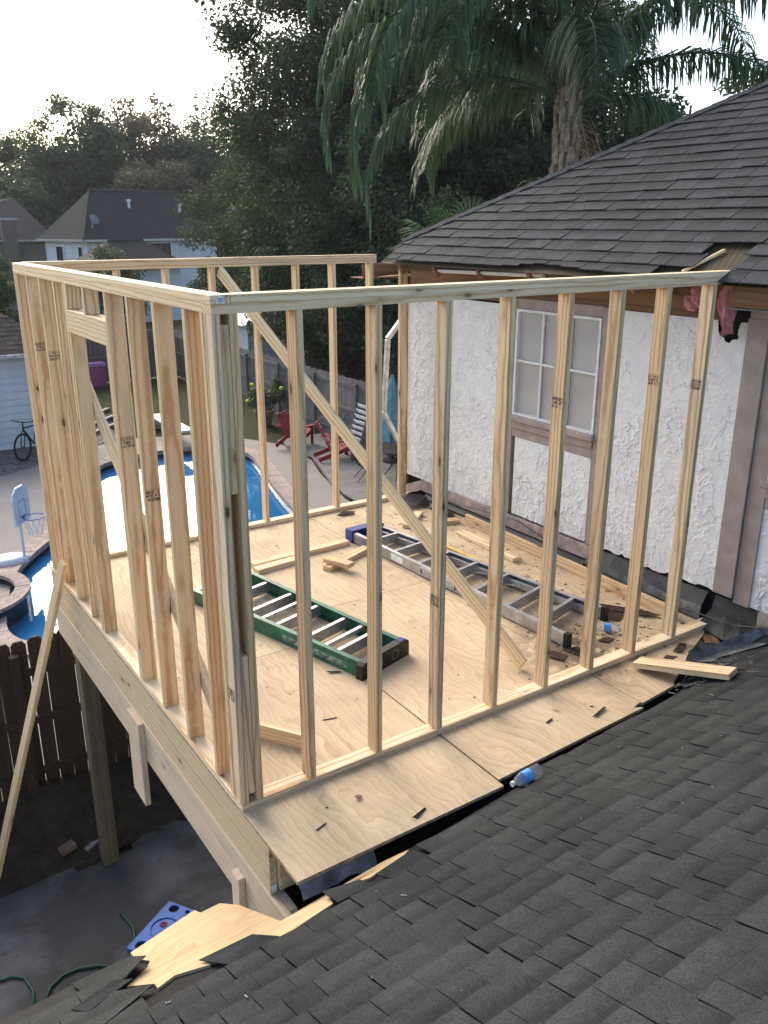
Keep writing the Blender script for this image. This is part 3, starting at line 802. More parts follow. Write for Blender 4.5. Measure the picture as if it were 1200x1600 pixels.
# ------------------------------------------------------------------ ladders
def ladder_frame(A0, A1, B0, B1, z0, z1, mat, th, parent):
    """two channel rails A, B lying on edge: web outside, flanges pointing inwards"""
    for (p, q, inn) in ((A0, A1, 1), (B0, B1, -1)):
        p, q = Vector((*p, 0)), Vector((*q, 0))
        d = (q - p).normalized(); side = Vector((0, 0, 1)).cross(d) * inn
        ctr = Vector((*((Vector(A0) + Vector(A1) + Vector(B0) + Vector(B1)) / 4), 0)) if False else None
        mid_o = (Vector(B0) + Vector(B1)) / 2 if inn == 1 else (Vector(A0) + Vector(A1)) / 2
        s2 = Vector((*mid_o, 0)) - (p + q) / 2
        if side.dot(s2) < 0: side = -side
        sec = [(0, z0), (0, z1), (0.036, z1), (0.036, z1 - th), (th, z1 - th), (th, z0 + th), (0.036, z0 + th), (0.036, z0)]
        mb = MB().prism([p + side * a + Vector((0, 0, b)) for a, b in sec], (0, 0, 0), q - p)
        mb.build("rail", mat, parent)

gl = thing("step_ladder", "green fibreglass stepladder with black top cap lying on the plywood floor", "ladder", (1.15, 1.6, 0))
GA0, GA1, GB0, GB1 = (0.70, 2.55), (1.185, 0.775), (1.235, 2.70), (1.595, 0.895)
ladder_frame(GA0, GA1, GB0, GB1, 0.005, 0.112, M_GREEN, 0.006, gl)
lerp = lambda a, b, t: Vector(a) + (Vector(b) - Vector(a)) * t
for i, t_ in enumerate((0.06, 0.22, 0.385, 0.55, 0.71, 0.87)):
    a, b = lerp(GA0, GA1, t_), lerp(GB0, GB1, t_)
    u = (b - a).normalized()
    a, b = a + u * .012, b - u * .012
    mb = MB().bar((a.x, a.y, 0.060), (b.x, b.y, 0.060), 0.078, 0.004, (u.y, -u.x, 0))
    f_ = Vector((-u.y, u.x)) * 0.012
    mb.bar((a.x + f_.x, a.y + f_.y, 0.098), (b.x + f_.x, b.y + f_.y, 0.098), 0.030, 0.004)
    mb.bar((a.x + f_.x, a.y + f_.y, 0.022), (b.x + f_.x, b.y + f_.y, 0.022), 0.030, 0.004)
    mb.build("step", M_ALU, gl)
for t_ in (0.46, 0.80):
    a, b = lerp(GA0, GA1, t_), lerp(GB0, GB1, t_)
    u = (b - a).normalized(); a, b = a + u * .02, b - u * .02
    MB().bar((a.x, a.y, 0.085), (b.x, b.y, 0.085), 0.03, 0.03).build("rear_bar", M_ALU, gl)
a, b = lerp(GA0, GA1, .985), lerp(GB0, GB1, .985)
u = (b - a).normalized(); d = Vector((u.y, -u.x)) 
mb = MB()
pts = [(-.022, 0.0), (-.022, 0.100), (0.0, 0.118), (0.10, 0.122), (0.36, 0.122), (0.43, 0.118), (0.448, 0.100), (0.448, 0.0)]
Lg = (b - a).length
mb.prism([Vector((a.x, a.y, 0)) + Vector((u.x, u.y, 0)) * (s / .426 * Lg) + Vector((0, 0, z)) for s, z in pts], (0, 0, 0), (d.x * 0.055, d.y * 0.055, 0))
cap = mb.build("top_cap", M_BLACKPL, gl)
e0 = Vector((a.x, a.y, 0)) + Vector((d.x, d.y, 0)) * 0.0565
for s in (0.14, 0.30):
    c_ = e0 + Vector((u.x, u.y, 0)) * s * Lg / .426 + Vector((0, 0, 0.060))
    MB().lathe([(0.030, 0.0), (0.034, 0.002), (0.038, 0.0)], 18, c_, (d.x, d.y, 0)).build("tool_slot", M_STEEL, cap)
mb = MB().bar(e0 + Vector((u.x, u.y, 0)) * 0.37 * Lg / .426 + Vector((-d.x * .026, -d.y * .026, 0.1232)), e0 + Vector((u.x, u.y, 0)) * 0.42 * Lg / .426 + Vector((-d.x * .026, -d.y * .026, 0.1232)), 0.035, 0.0015)
mb.build("cap_sticker", M_BLUEPL, cap)
# scuffed label strip on the near rail
pA, qA = lerp(GA0, GA1, .66), lerp(GA0, GA1, .93)
dd = (qA - pA).normalized(); nrm = Vector((-dd.y, dd.x)) ; nrm = nrm if nrm.dot(Vector(GA0) - Vector(GB0)) > 0 else -nrm
for (t0, t1) in ((.60, .745), (.755, .93)):
    p_, q_ = lerp(GA0, GA1, t0) + nrm * .001, lerp(GA0, GA1, t1) + nrm * .001
    k_ = plain("worn ladder label", (0.17, 0.26, 0.22), 0.6, 0.3, 0, 0.7, 26)
    MB().bar((p_.x, p_.y, 0.052), (q_.x, q_.y, 0.052), 0.04, 0.0012, (nrm.x, nrm.y, 0)).build("worn_label", k_, gl)

al = thing("step_ladder", "aluminium stepladder with blue top cap lying on the floor near the stucco wall", "ladder", (2.75, 1.7, 0))
AA0, AA1, AB0, AB1 = (2.43, 2.93), (2.56, 0.36), (2.76, 2.95), (3.13, 0.52)
ladder_frame(AA0, AA1, AB0, AB1, 0.012, 0.098, M_ALU, 0.004, al)
for i, t_ in enumerate((0.12, 0.25, 0.38, 0.51, 0.645, 0.78, 0.90)):
    a, b = lerp(AA0, AA1, t_), lerp(AB0, AB1, t_)
    u = (b - a).normalized(); a, b = a + u * .006, b - u * .006
    f_ = Vector((-u.y, u.x)) * 0.014
    mb = MB().bar((a.x, a.y, 0.055), (b.x, b.y, 0.055), 0.080, 0.003, (u.y, -u.x, 0))
    mb.bar((a.x + f_.x, a.y + f_.y, 0.0955), (b.x + f_.x, b.y + f_.y, 0.0955), 0.030, 0.004)
    mb.bar((a.x + f_.x, a.y + f_.y, 0.018), (b.x + f_.x, b.y + f_.y, 0.018), 0.028, 0.003)
    mb.build("step", M_ALU, al)
for t_, w_ in ((0.58, .5), (0.71, .5), (0.84, .5)):      # thin diagonal braces
    a, b = lerp(AA0, AA1, t_ + .02), lerp(lerp(AA0, AA1, t_ - .06), lerp(AB0, AB1, t_ - .06), .28)
    MB().bar((a.x, a.y, 0.09), (b.x, b.y, 0.05), 0.018, 0.004).build("diagonal_brace", M_ALU, al)
    a, b = lerp(AB0, AB1, t_ + .02), lerp(lerp(AA0, AA1, t_ - .06), lerp(AB0, AB1, t_ - .06), .72)
    MB().bar((a.x, a.y, 0.03), (b.x, b.y, 0.05), 0.018, 0.004).build("diagonal_brace", M_ALU, al)
RA0, RA1, RB0, RB1 = (2.47, 2.85), (2.62, 0.50), (2.72, 2.85), (3.06, 0.62)   # folded rear frame
for p, q in ((RA0, RA1), (RB0, RB1)):
    MB().bar((p[0], p[1], 0.045), (q[0], q[1], 0.045), 0.028, 0.05).build("rear_rail", M_ALU, al)
for p, s in ((AA1, 1), (AB1, 1)):
    d = (Vector(AA1) - Vector(AA0)).normalized() if p == AA1 else (Vector(AB1) - Vector(AB0)).normalized()
    inn = Vector((-d.y, d.x)); inn = inn if (Vector(AB1) - Vector(AA1)).dot(inn) * (1 if p == AA1 else -1) > 0 else -inn
    c_ = Vector(p) + d * 0.012 + inn * 0.018
    MB().bar((c_.x - d.x * .02, c_.y - d.y * .02, 0.055), (c_.x + d.x * .018, c_.y + d.y * .018, 0.055), 0.045, 0.108).build("rubber_foot", M_BLACKPL, al)
mb = MB()
a, b = Vector(AA0), Vector(AB0); u = (b - a).normalized(); d = Vector((-u.y, u.x))
a, b = a - u * .012, b + u * .012
mb.bar((a.x + d.x * .045, a.y + d.y * .045, 0.060), (b.x + d.x * .045, b.y + d.y * .045, 0.060), 0.10, 0.012, (d.x, d.y, 0))
for zz in (0.113, 0.012):
    mb.bar((a.x + d.x * 0.0, a.y + d.y * 0.0, zz), (b.x + d.x * 0.0, b.y + d.y * 0.0, zz), 0.10, 0.010)
for e in (a, b):
    mb.bar((e.x - d.x * .05, e.y - d.y * .05, 0.060), (e.x + d.x * .05, e.y + d.y * .05, 0.060), 0.012, 0.11)
mb.build("top_cap", M_BLUEPL, al)
# printed oval emblem and lettering on the near rail
d = (Vector(AA1) - Vector(AA0)).normalized(); nrm = Vector((-d.y, d.x)); nrm = nrm if nrm.x < 0 else -nrm
c_ = Vector(AA0) + d * 0.165
Me = Matrix((Vector((d.x, d.y, 0)), Vector((0, 0, 1)), Vector((nrm.x, nrm.y, 0)))).transposed().to_4x4()
Me.translation = (c_.x + nrm.x * .0012, c_.y + nrm.y * .0012, 0.056)
nE = 28; mb = MB()
mb.add([(0.085 * r * math.cos(2 * math.pi * i / nE), 0.026 * r * math.sin(2 * math.pi * i / nE), 0) for r in (1.0, 0.88) for i in range(nE)], [[i, (i + 1) % nE, nE + (i + 1) % nE, nE + i] for i in range(nE)])
obj("oval_emblem", mesh_from("oval_emblem", mb.v, mb.f, M_BLUEINK), al, Me)
fc = bpy.data.curves.new("emblem_text", 'FONT'); fc.body = "WERNER"; fc.size = 0.030; fc.align_x = 'CENTER'; fc.align_y = 'CENTER'; fc.materials.append(M_BLUEINK)
tmp = bpy.data.objects.new("emblem_tmp", fc); COL.objects.link(tmp); bpy.context.view_layer.update()
me = bpy.data.meshes.new_from_object(tmp.evaluated_get(bpy.context.evaluated_depsgraph_get())); bpy.data.objects.remove(tmp)
obj("emblem_text", me, al, Me)
c2 = Vector(AA0) + d * 0.62
MB().bar((c2.x + nrm.x * .001, c2.y + nrm.y * .001, 0.055), (c2.x + d.x * .16 + nrm.x * .001, c2.y + d.y * .16 + nrm.y * .001, 0.055), 0.055, 0.0012, (nrm.x, nrm.y, 0)).build("rail_label", M_STICKER, al)
c2 = Vector(AA0) + d * 1.02
mb = MB()
for s0, s1, zz in ((0, .42, .083), (0, .42, .03)):
    mb.bar((c2.x + d.x * s0 + nrm.x * .006, c2.y + d.y * s0 + nrm.y * .006, zz), (c2.x + d.x * s1 + nrm.x * .006, c2.y + d.y * s1 + nrm.y * .006, zz), 0.010, 0.012)
for s0 in (0, .42):
    q_ = c2 + d * s0
    mb.bar((q_.x + nrm.x * .006, q_.y + nrm.y * .006, .026), (q_.x + nrm.x * .006, q_.y + nrm.y * .006, .087), 0.012, 0.010, (1, 0, 0))
mb.build("spreader_bar", M_ALU, al)

# ------------------------------------------------------------------ loose lumber, bottles, scraps
single("lumber_piece", "longer board lying across the floor towards the blue ladder cap", "lumber", (1.42, 2.86, T / 2 + .001), (2.38, 2.90, T / 2 + .001), (0, 0, 1), W, T, M_PLATE)
single("lumber_piece", "short board lying against the longer board beyond the green ladder", "lumber", (1.39, 2.735, T / 2 + .001), (1.86, 2.775, T / 2 + .001), (0, 0, 1), W, T, M_PLATE)
single("lumber_piece", "board angled under the small block near the aluminium ladder's cap", "lumber", (1.90, 2.44, T / 2 + .001), (2.44, 2.66, T / 2 + .001), (0, 0, 1), W, T, M_STUD)
single("lumber_piece", "small wood block resting crosswise on an angled board", "lumber", (1.955, 2.55, T * 1.5 + .003), (2.06, 2.31, T * 1.5 + .003), (0, 0, 1), W, T, M_STUD)
single("lumber_piece", "long sole board on edge along the foot of the stucco wall", "lumber", (3.635, 2.74, 0.0455), (3.545, 0.215, 0.0455), (1, 0, 0), W, T, M_STUD)
single("lumber_piece", "pale board lying flat between the aluminium ladder and the sole board", "lumber", (3.385, 2.52, T / 2 + .001), (3.355, 1.71, T / 2 + .001), (0, 0, 1), W, T, M_PLATE)
single("lumber_piece", "thin pale offcut beside the flat board near the stucco wall", "lumber", (3.485, 2.42, 0.013), (3.44, 1.95, 0.013), (0, 0, 1), 0.07, 0.024, M_PLATE)
single("lumber_piece", "offcut against the end of the long sole board", "lumber", (3.37, 2.86, T / 2 + .001), (3.58, 2.80, T / 2 + .001), (0, 0, 1), W, T, M_STUD)
single("lumber_piece", "slanted short offcut in the far corner by the house", "lumber", (3.40, 3.20, T / 2 + .001), (3.06, 2.93, T / 2 + .001), (0, 0, 1), W, T, M_PLATE)
single("lumber_piece", "thick board offcut lying half on the shingles, half on the plywood", "lumber", (2.775, -0.09, 0.030), (2.945, -0.665, 0.158), (0, 0.24, 1), 0.14, T, M_PLATE)
# yellow tape
tag(board("tape_measure_blade", (3.05, 2.62, 0.012), (3.09, 1.88, 0.012), (0, 0, 1), 0.025, 0.004, M_YELLOW), "yellow tape blade stretched on the floor beside the aluminium ladder", "tape")

def bottle(label, p, d, roll=0.0, s=1.0):
    t = thing("water_bottle", label, "bottle", p)
    ax = Vector(d).normalized()
    prof = [(0.0, 0.0), (0.028, 0.0), (0.033, 0.006), (0.033, 0.04), (0.031, 0.045), (0.033, 0.05), (0.033, 0.13), (0.026, 0.155), (0.013, 0.175), (0.013, 0.19)]
    b_ = Vector(p)
    MB().lathe([(r * s, z * s) for r, z in prof], 20, b_, ax).build("body", M_CLEAR, t, smooth=True)
    MB().lathe([(0.0336 * s, 0.068 * s), (0.0338 * s, 0.07 * s), (0.0338 * s, 0.118 * s), (0.0336 * s, 0.12 * s)], 20, b_, ax).build("label_wrap", M_LABELBLUE, t, smooth=True)
    MB().lathe([(0.0145 * s, 0.182 * s), (0.0145 * s, 0.197 * s), (0.0, 0.197 * s)], 14, b_, ax).build("screw_cap", M_WHITEPL, t)
    return t
bottle("clear water bottle with blue label lying on shingles under the plywood edge", (1.415, -0.600, 0.045), (-1.0, -0.02, -0.06))
bottle("crushed clear water bottle on the floor by the aluminium ladder's feet", (2.93, 0.42, 0.034), (0.75, -0.66, 0.0), s=0.9)

def scrap(label, poly, h, mat, cat="scrap"):
    """thin curled scrap with ragged outline"""
    n = len(poly); z = lambda i: 0.003 + random.uniform(0, h)
    top = [(x, y, z(i)) for i, (x, y) in enumerate(poly)]
    V = top + [(x, y, zz - 0.0028) for x, y, zz in top]
    F = [list(range(n)), [2 * n - 1 - i for i in range(n)]] + [[(i + 1) % n, i, n + i, n + (i + 1) % n] for i in range(n)]
    return tag(wobj("roofing_scrap", V, F, mat), label, cat, "dark scraps on the plywood")
scrap("dark roofing scrap near the far wall plate", [(2.70, 3.62), (2.80, 3.66), (2.90, 3.60), (2.85, 3.55), (2.79, 3.57), (2.74, 3.56)], 0.02, M_RUST)
scrap("thin dark sliver on the plywood overhang above the gap", [(0.665, -0.505), (0.76, -0.478), (0.765, -0.486), (0.69, -0.52)], 0.01, M_RUST)
scrap("short dark sliver on the overhang near the corner", [(0.235, -0.315), (0.30, -0.295), (0.302, -0.301), (0.238, -0.323)], 0.006, M_RUST)
scrap("dark chip on the overhang below the third stud", [(1.80, -0.25), (1.86, -0.235), (1.86, -0.247), (1.81, -0.262)], 0.006, M_RUST)
scrap("long dark splinter by the overhang's outer edge", [(2.07, -0.36), (2.20, -0.325), (2.21, -0.34), (2.10, -0.375)], 0.012, M_RUST)
scrap("dark curled strip on the floor inside the first studs", [(1.04, 0.97), (1.11, 0.93), (1.12, 0.91), (1.05, 0.94)], 0.01, M_BLACKPL)
scrap("dark splinter on the floor between the first and second studs", [(0.74, 0.50), (0.82, 0.475), (0.82, 0.468), (0.74, 0.49)], 0.005, M_RUST)
scrap("brown torn scrap by the fifth stud", [(2.36, 0.36), (2.46, 0.37), (2.50, 0.27), (2.41, 0.22), (2.38, 0.29)], 0.014, M_RUST)
scrap("brown torn patch between the fifth and sixth studs", [(2.52, 0.34), (2.60, 0.32), (2.70, 0.24), (2.64, 0.17), (2.55, 0.22)], 0.018, M_RUST)
scrap("dark scrap by the seventh stud", [(2.82, 0.30), (2.90, 0.31), (2.95, 0.25), (2.86, 0.24)], 0.01, M_RUST)
scrap("curled bark-brown scrap beside the thick offcut", [(2.93, -0.16), (3.00, -0.14), (3.03, -0.21), (2.96, -0.23)], 0.06, M_RUST)
scrap("dark litter where the plywood meets the flashing", [(3.12, -0.10), (3.26, -0.05), (3.28, -0.09), (3.16, -0.14)], 0.02, M_RUST)
scrap("small wood chip on the middle of the overhang", [(0.515, -0.215), (0.545, -0.21), (0.55, -0.235), (0.52, -0.24)], 0.018, M_OLDWOOD)
scrap("black torn felt rag in the far corner by the house", [(3.30, 3.42), (3.45, 3.60), (3.62, 3.66), (3.70, 3.48), (3.62, 3.30), (3.50, 3.36), (3.40, 3.28)], 0.07, M_FELT)
scrap("second black felt rag against the foot of the stucco wall", [(3.52, 3.20), (3.66, 3.24), (3.70, 3.02), (3.62, 2.92), (3.56, 3.05)], 0.05, M_FELT)
scrap("dirty brown bark strip beside the long sole board's near end", [(3.22, 0.66), (3.30, 0.72), (3.46, 0.45), (3.50, 0.30), (3.40, 0.36)], 0.02, M_RUST)
scrap("flat dark roofing shred near the crushed bottle", [(3.10, 0.55), (3.24, 0.60), (3.30, 0.48), (3.18, 0.42)], 0.012, M_RUST)
# fine litter by the house: uncountable
rs = random.Random(5); mb = MB()
for i in range(330):
    x = 3.68 - abs(rs.gauss(0, 0.55)); y = rs.uniform(-0.1, 3.6)
    if rs.random() < .45: x, y = 2.9 + rs.gauss(0, .35), 0.35 + rs.gauss(0, .22)
    if x > 3.66 or x < 0.2 or y < -0.05 or y > 3.7: continue
    a = rs.uniform(0, 6.28); l = rs.uniform(.006, .035); w_ = rs.uniform(.002, .007)
    mb.bar((x, y, .003), (x + math.cos(a) * l, y + math.sin(a) * l, .004), w_, .003)
for i in range(90):
    x = rs.uniform(0.1, 3.6); y = rs.uniform(-.5, 3.6); a = rs.uniform(0, 6.28); l = rs.uniform(.005, .02)
    if y < -.38 and x > 2.3: continue
    mb.bar((x, y, .003), (x + math.cos(a) * l, y + math.sin(a) * l, .004), rs.uniform(.002, .006), .003)
tag(mb.build("debris", M_RUST), "scattered dark splinters and crumbs over the plywood floor", "debris", kind="stuff")
# ------------------------------------------------------------------ shingled roofs
cR = Vector((math.cos(YAW), -math.sin(YAW), 0)); cF = Vector((math.sin(YAW) * math.cos(PITCH), math.cos(YAW) * math.cos(PITCH), math.sin(PITCH))); cU = cR.cross(cF)
def in_view(p, pad=40):
    d = Vector(p) - CAM; z = d.dot(cF)
    if z < 0.1: return None
    u, v = 600 + 1332 * d.dot(cR) / z, 800 - 1332 * d.dot(cU) / z
    return z if -pad < u < 1200 + pad and -pad < v < 1600 + pad else None

TABF = [[0, 1, 2, 3], [4, 7, 6, 5], [0, 4, 5, 1], [1, 5, 6, 2], [2, 6, 7, 3], [3, 7, 4, 0]]
def place_tabs(tabs, mat, parent, limit=292, spare=None):
    """tabs: list of 8-vert world arrays; the nearest in view become single shingles, the rest one part"""
    vis = []; rest = []
    for t in tabs:
        c_ = sum((Vector(v) for v in t), Vector()) / 8
        z = in_view(c_)
        if z is None: rest.append(t)
        else: vis.append((z, t))
    vis.sort(key=lambda q: q[0])
    for z, t in vis[:limit]:
        wobj("shingle", t, TABF, mat, parent)
    rest += [t for z, t in vis[limit:]]
    if rest:
        mb = MB()
        for t in rest: mb.add(t, TABF)
        o = mb.build("shingle_field", mat, parent); o["kind"] = "stuff"

# --- near roof that the camera stands on: rises towards the camera
RZ = lambda x, y: -0.33 + 0.06 * x - 0.42 * y
SH = [(-0.676, -0.286), (-0.345, -0.188), (-0.335, -0.244), (-0.241, -0.245), (-0.191, -0.354), (-0.138, -0.672), (0.417, -0.634), (0.545, -0.649), (0.494, -0.679), (0.291, -0.71), (0.139, -0.652), (0.086, -0.705), (0.074, -0.753), (-0.226, -0.803), (-0.22, -0.748), (-0.441, -0.665), (-0.468, -0.663), (-0.474, -0.713), (-0.601, -0.654), (-0.68, -0.68), (-0.679, -0.635), (-0.766, -0.55), (-0.659, -0.48), (-0.636, -0.439), (-0.673, -0.37)]
def inpoly(p, lp):
    c = False; j = len(lp) - 1
    for i in range(len(lp)):
        if (lp[i][1] > p[1]) != (lp[j][1] > p[1]) and p[0] < (lp[j][0] - lp[i][0]) * (p[1] - lp[i][1]) / (lp[j][1] - lp[i][1]) + lp[i][0]: c = not c
        j = i
    return c
def plyedge(x):
    P = [(-0.14, -0.64), (0.55, -0.64), (0.9, -0.60), (1.21, -0.585), (1.25, -0.535), (2.41, -0.475), (2.44, -0.435), (2.79, -0.40), (2.86, -0.33), (3.1, -0.22), (3.34, -0.17), (3.72, -0.02)]
    for (a, ya), (b, yb) in zip(P, P[1:]):
        if a <= x <= b: return ya + (yb - ya) * (x - a) / (b - a)
    return -0.27
near = thing("shingle_roof", "charcoal shingled roof slope in the foreground, torn open along the new floor", "roof", (0.5, -1.5, 0.1))
rs = random.Random(21)
tabs = []; EXP = 0.1319
for i in range(0, 42):
    y0 = -0.265 - i * EXP
    x = -6.0 + rs.uniform(0, .12)
    while x < 3.70:
        wd = rs.choice([.10, .115, .13, .15, .17, .20, .24]) + rs.uniform(-.012, .012)
        x1 = min(x + wd, 3.72)
        xm, ym = (x + x1) / 2, y0 - 0.055
        bad = any(inpoly(p, SH) for p in ((xm, ym), (x + .02, y0 - .01), (x1 - .02, y0 - .01))) or y0 - 0.01 > plyedge(xm) or y0 > plyedge(x1)
        if not bad:
            h = rs.choice([0.007, 0.009, 0.012, 0.014]) ; lift = rs.choice([0, 0, 0, .002]) * rs.random()
            gap = 0.0045
            j = rs.uniform(-.006, .006); sk = rs.uniform(-.004, .004)
            ya, yb = y0 + j, y0 - EXP - 0.03
            xa, xb = x + gap / 2, x1 - gap / 2
            top = [(xa, ya + sk, RZ(xa, ya) + h + lift), (xa + sk, yb, RZ(xa, yb) + .0005), (xb + sk, yb, RZ(xb, yb) + .0005), (xb, ya - sk, RZ(xb, ya) + h + lift * .5)]
            bot = [(a, b, c - .0045) for a, b, c in top]
            tabs.append(bot + top)
        x = x1
TABF_UP = TABF
place_tabs([[t[0], t[1], t[2], t[3], t[4], t[5], t[6], t[7]] for t in tabs], M_SHING, near)
# sheathing under the shingles: slab with the torn mouth cut away
def slab(name, poly, mat, off, th, parent):
    m_ = MB().prism([(x, y, RZ(x, y) + off - th) for x, y in poly], (0, 0, 0), (0, 0, th))
    return m_.build(name, mat, parent)
slab("roof_deck", [(-6, -0.27), (-0.676, -0.284), (-0.345, -0.188), (-0.335, -0.244), (-0.241, -0.245), (-0.191, -0.354), (-0.14, -0.66), (0.417, -0.624), (0.62, -0.63), (1.2, -0.59), (2.3, -0.53), (2.8, -0.46), (3.1, -0.30), (3.74, -0.10), (3.74, -5.9), (-6, -5.9)], M_FELT, -0.012, 0.014, near)
ce = Vector((-0.3, -0.5, RZ(-0.3, -0.5)))
bx_ = Vector((1, 0, .06)).normalized(); nz_ = Vector((-.06, .42, 1)).normalized(); by_ = nz_.cross(bx_)
Ms = Matrix((bx_, by_, nz_)).transposed().to_4x4(); Ms.translation = ce
Mi = Ms.inverted()
m_ = MB().prism([Mi @ Vector((x, y, RZ(x, y) - 0.011)) for x, y in SH[::-1]], (0, 0, 0), (0, 0, 0.0115))
me = mesh_from("bare_sheathing", m_.v, m_.f, M_SHEATH); obj("bare_sheathing", me, near, Ms)
# edge board left under the torn mouth, rafters and fascia
board("edge_board", (-0.13, -0.655, RZ(-.13, -.655) - .065), (0.62, -0.615, RZ(.62, -.615) - .065), (0, 1, 0), 0.075, 0.03, M_POST, near)
board("fascia", (-6, -0.285, RZ(-6, -.285) - .10), (-0.35, -0.285, RZ(-.35, -.285) - .10), (0, 1, 0), 0.14, 0.022, M_POST, near)
box("ceiling_panel", 0.08, 3.70, -1.0, 0.9, -0.66, -0.64, M_FELT, near, .001)  # ceiling below the gap; the gap's shade is put into its black colour
for x in (-4.8, -3.6, -2.4, -1.2, 0.30, 0.9, 1.5, 2.1, 2.7, 3.3):
    yy = -0.68 if x > -.2 else -0.30
    board("rafter", (x, yy, RZ(x, yy) - .105), (x, -5.8, RZ(x, -5.8) - .105), (1, 0, 0), 0.14, 0.038, M_POST, near)
box("garage_wall", -5.9, 3.7, -1.15, -1.0, GZ, -0.16, M_SIDING, near)
# torn flaps of shingle curling at the mouth
def flap(pts, mat=M_SHING):
    n = len(pts); top = [(x, y, RZ(x, y) + 0.006 + h) for x, y, h in pts]
    V = [(x, y, z - .005) for x, y, z in top] + top
    wobj("torn_shingle", V, [list(range(n))[::-1], [n + i for i in range(n)]] + [[i, (i + 1) % n, n + (i + 1) % n, n + i] for i in range(n)], mat, near)
flap([(-0.93, -0.30, .0), (-0.70, -0.33, .01), (-0.66, -0.47, .055), (-0.76, -0.52, .03), (-0.90, -0.50, .0)])
flap([(-0.98, -0.52, .012), (-0.80, -0.50, .03), (-0.74, -0.545, .02), (-0.93, -0.585, .0)])
flap([(-1.05, -0.66, .0), (-0.82, -0.57, .02), (-0.69, -0.655, .012), (-0.92, -0.74, .0)])
flap([(-0.50, -0.655, .012), (-0.28, -0.69, .022), (-0.20, -0.78, .0), (-0.42, -0.80, .0)])
flap([(0.30, -0.73, .018), (0.52, -0.70, .022), (0.55, -0.79, .0), (0.34, -0.82, .0)])
flap([(0.07, -0.66, .03), (0.24, -0.70, .012), (0.26, -0.78, .0), (0.08, -0.78, .008)])
# pale crumbs and straws on the shingles: uncountable
rs = random.Random(77); mb = MB()
for i in range(45):
    x = rs.uniform(-0.8, 3.5); y = rs.uniform(-2.6, -0.75)
    l = rs.uniform(.004, .012) if rs.random() < .85 else rs.uniform(.015, .03); a_ = rs.uniform(0, 6.28)
    z = RZ(x, y) + .012
    mb.bar((x, y, z), (x + l * math.cos(a_), y + l * math.sin(a_), RZ(x + l * math.cos(a_), y + l * math.sin(a_)) + .013), rs.uniform(.003, .006), .003)
for i in range(70):
    x = rs.gauss(3.0, .22); y = rs.gauss(-.42, .12); l = rs.uniform(.02, .07); a_ = rs.uniform(0, 6.28)
    if y > plyedge(x) - .03: continue
    mb.bar((x, y, RZ(x, y) + .014), (x + l * math.cos(a_), y + l * math.sin(a_), RZ(x + l * math.cos(a_), y + l * math.sin(a_)) + .016), .004, .003)
tag(mb.build("debris", M_DECKB), "pale wood crumbs and straws strewn over the charcoal shingles", "debris", kind="stuff")
# grey sheet hanging under the overhang
gx, gy = np.meshgrid(np.linspace(0, 1, 18), np.linspace(0, 1, 12))
X = 0.10 + 0.42 * gx; Y = -0.30 - 0.02 * np.sin(gx * 9) - 0.12 * gy; Z = -0.03 - 0.22 * gy - 0.04 * vnoise(gx, gy, 6, 8) + 0.012 * np.sin(gx * 11)
V = np.stack([X, Y, Z], -1).reshape(-1, 3); i0 = (np.arange(11)[:, None] * 18 + np.arange(17)[None]).ravel()
tag(obj("plastic_sheet", fast_mesh("plastic_sheet", V, np.stack([i0, i0 + 1, i0 + 19, i0 + 18], 1), M_BAG, True)), "crumpled grey plastic sheet hanging under the plywood overhang", "sheet")

# ------------------------------------------------------------------ main house
house = thing("stucco_house", "white stucco house with taupe trim and torn grey shingled eave beside the framing", "house", (6, 0, GZ))
S = 0.58
HZ = lambda x: 2.43 + S * (x - 3.3)
box("house_body", 3.80, 9.5, -8, 3.92, GZ, 2.28, M_SIDING, house, 0.001)
box("felt_wall", 3.782, 3.7985, -8, 3.915, -1.2, 2.34, M_FELT, house, 0.0005)
roof = MB().add([(3.30, -8, HZ(3.30) - .035), (3.30, 3.75, HZ(3.30) - .035), (3.55, 3.80, HZ(3.55) - .035), (7.8, -0.44, HZ(7.8) - .035), (7.8, -8, HZ(7.8) - .035)] , [[0, 1, 2, 3, 4], [4, 3, 2, 1, 0]]).build("roof", M_POST, house)
MB().add([(3.55, 3.81, HZ(3.55) - .034), (7.8, -0.44, HZ(7.8) - .034), (9.0, -0.44, HZ(7.8) - .034), (9.0, 4.3, 2.29), (3.95, 4.3, 2.29)], [[0, 1, 2, 3, 4], [4, 3, 2, 1, 0]]).build("hip_slope", M_SHING_H, roof)
hip = lambda x: 7.36 - x if x > 3.7 else 3.62 + (x - 3.26) * 0.3
rs = random.Random(33); tabs = []
EX = 0.1238
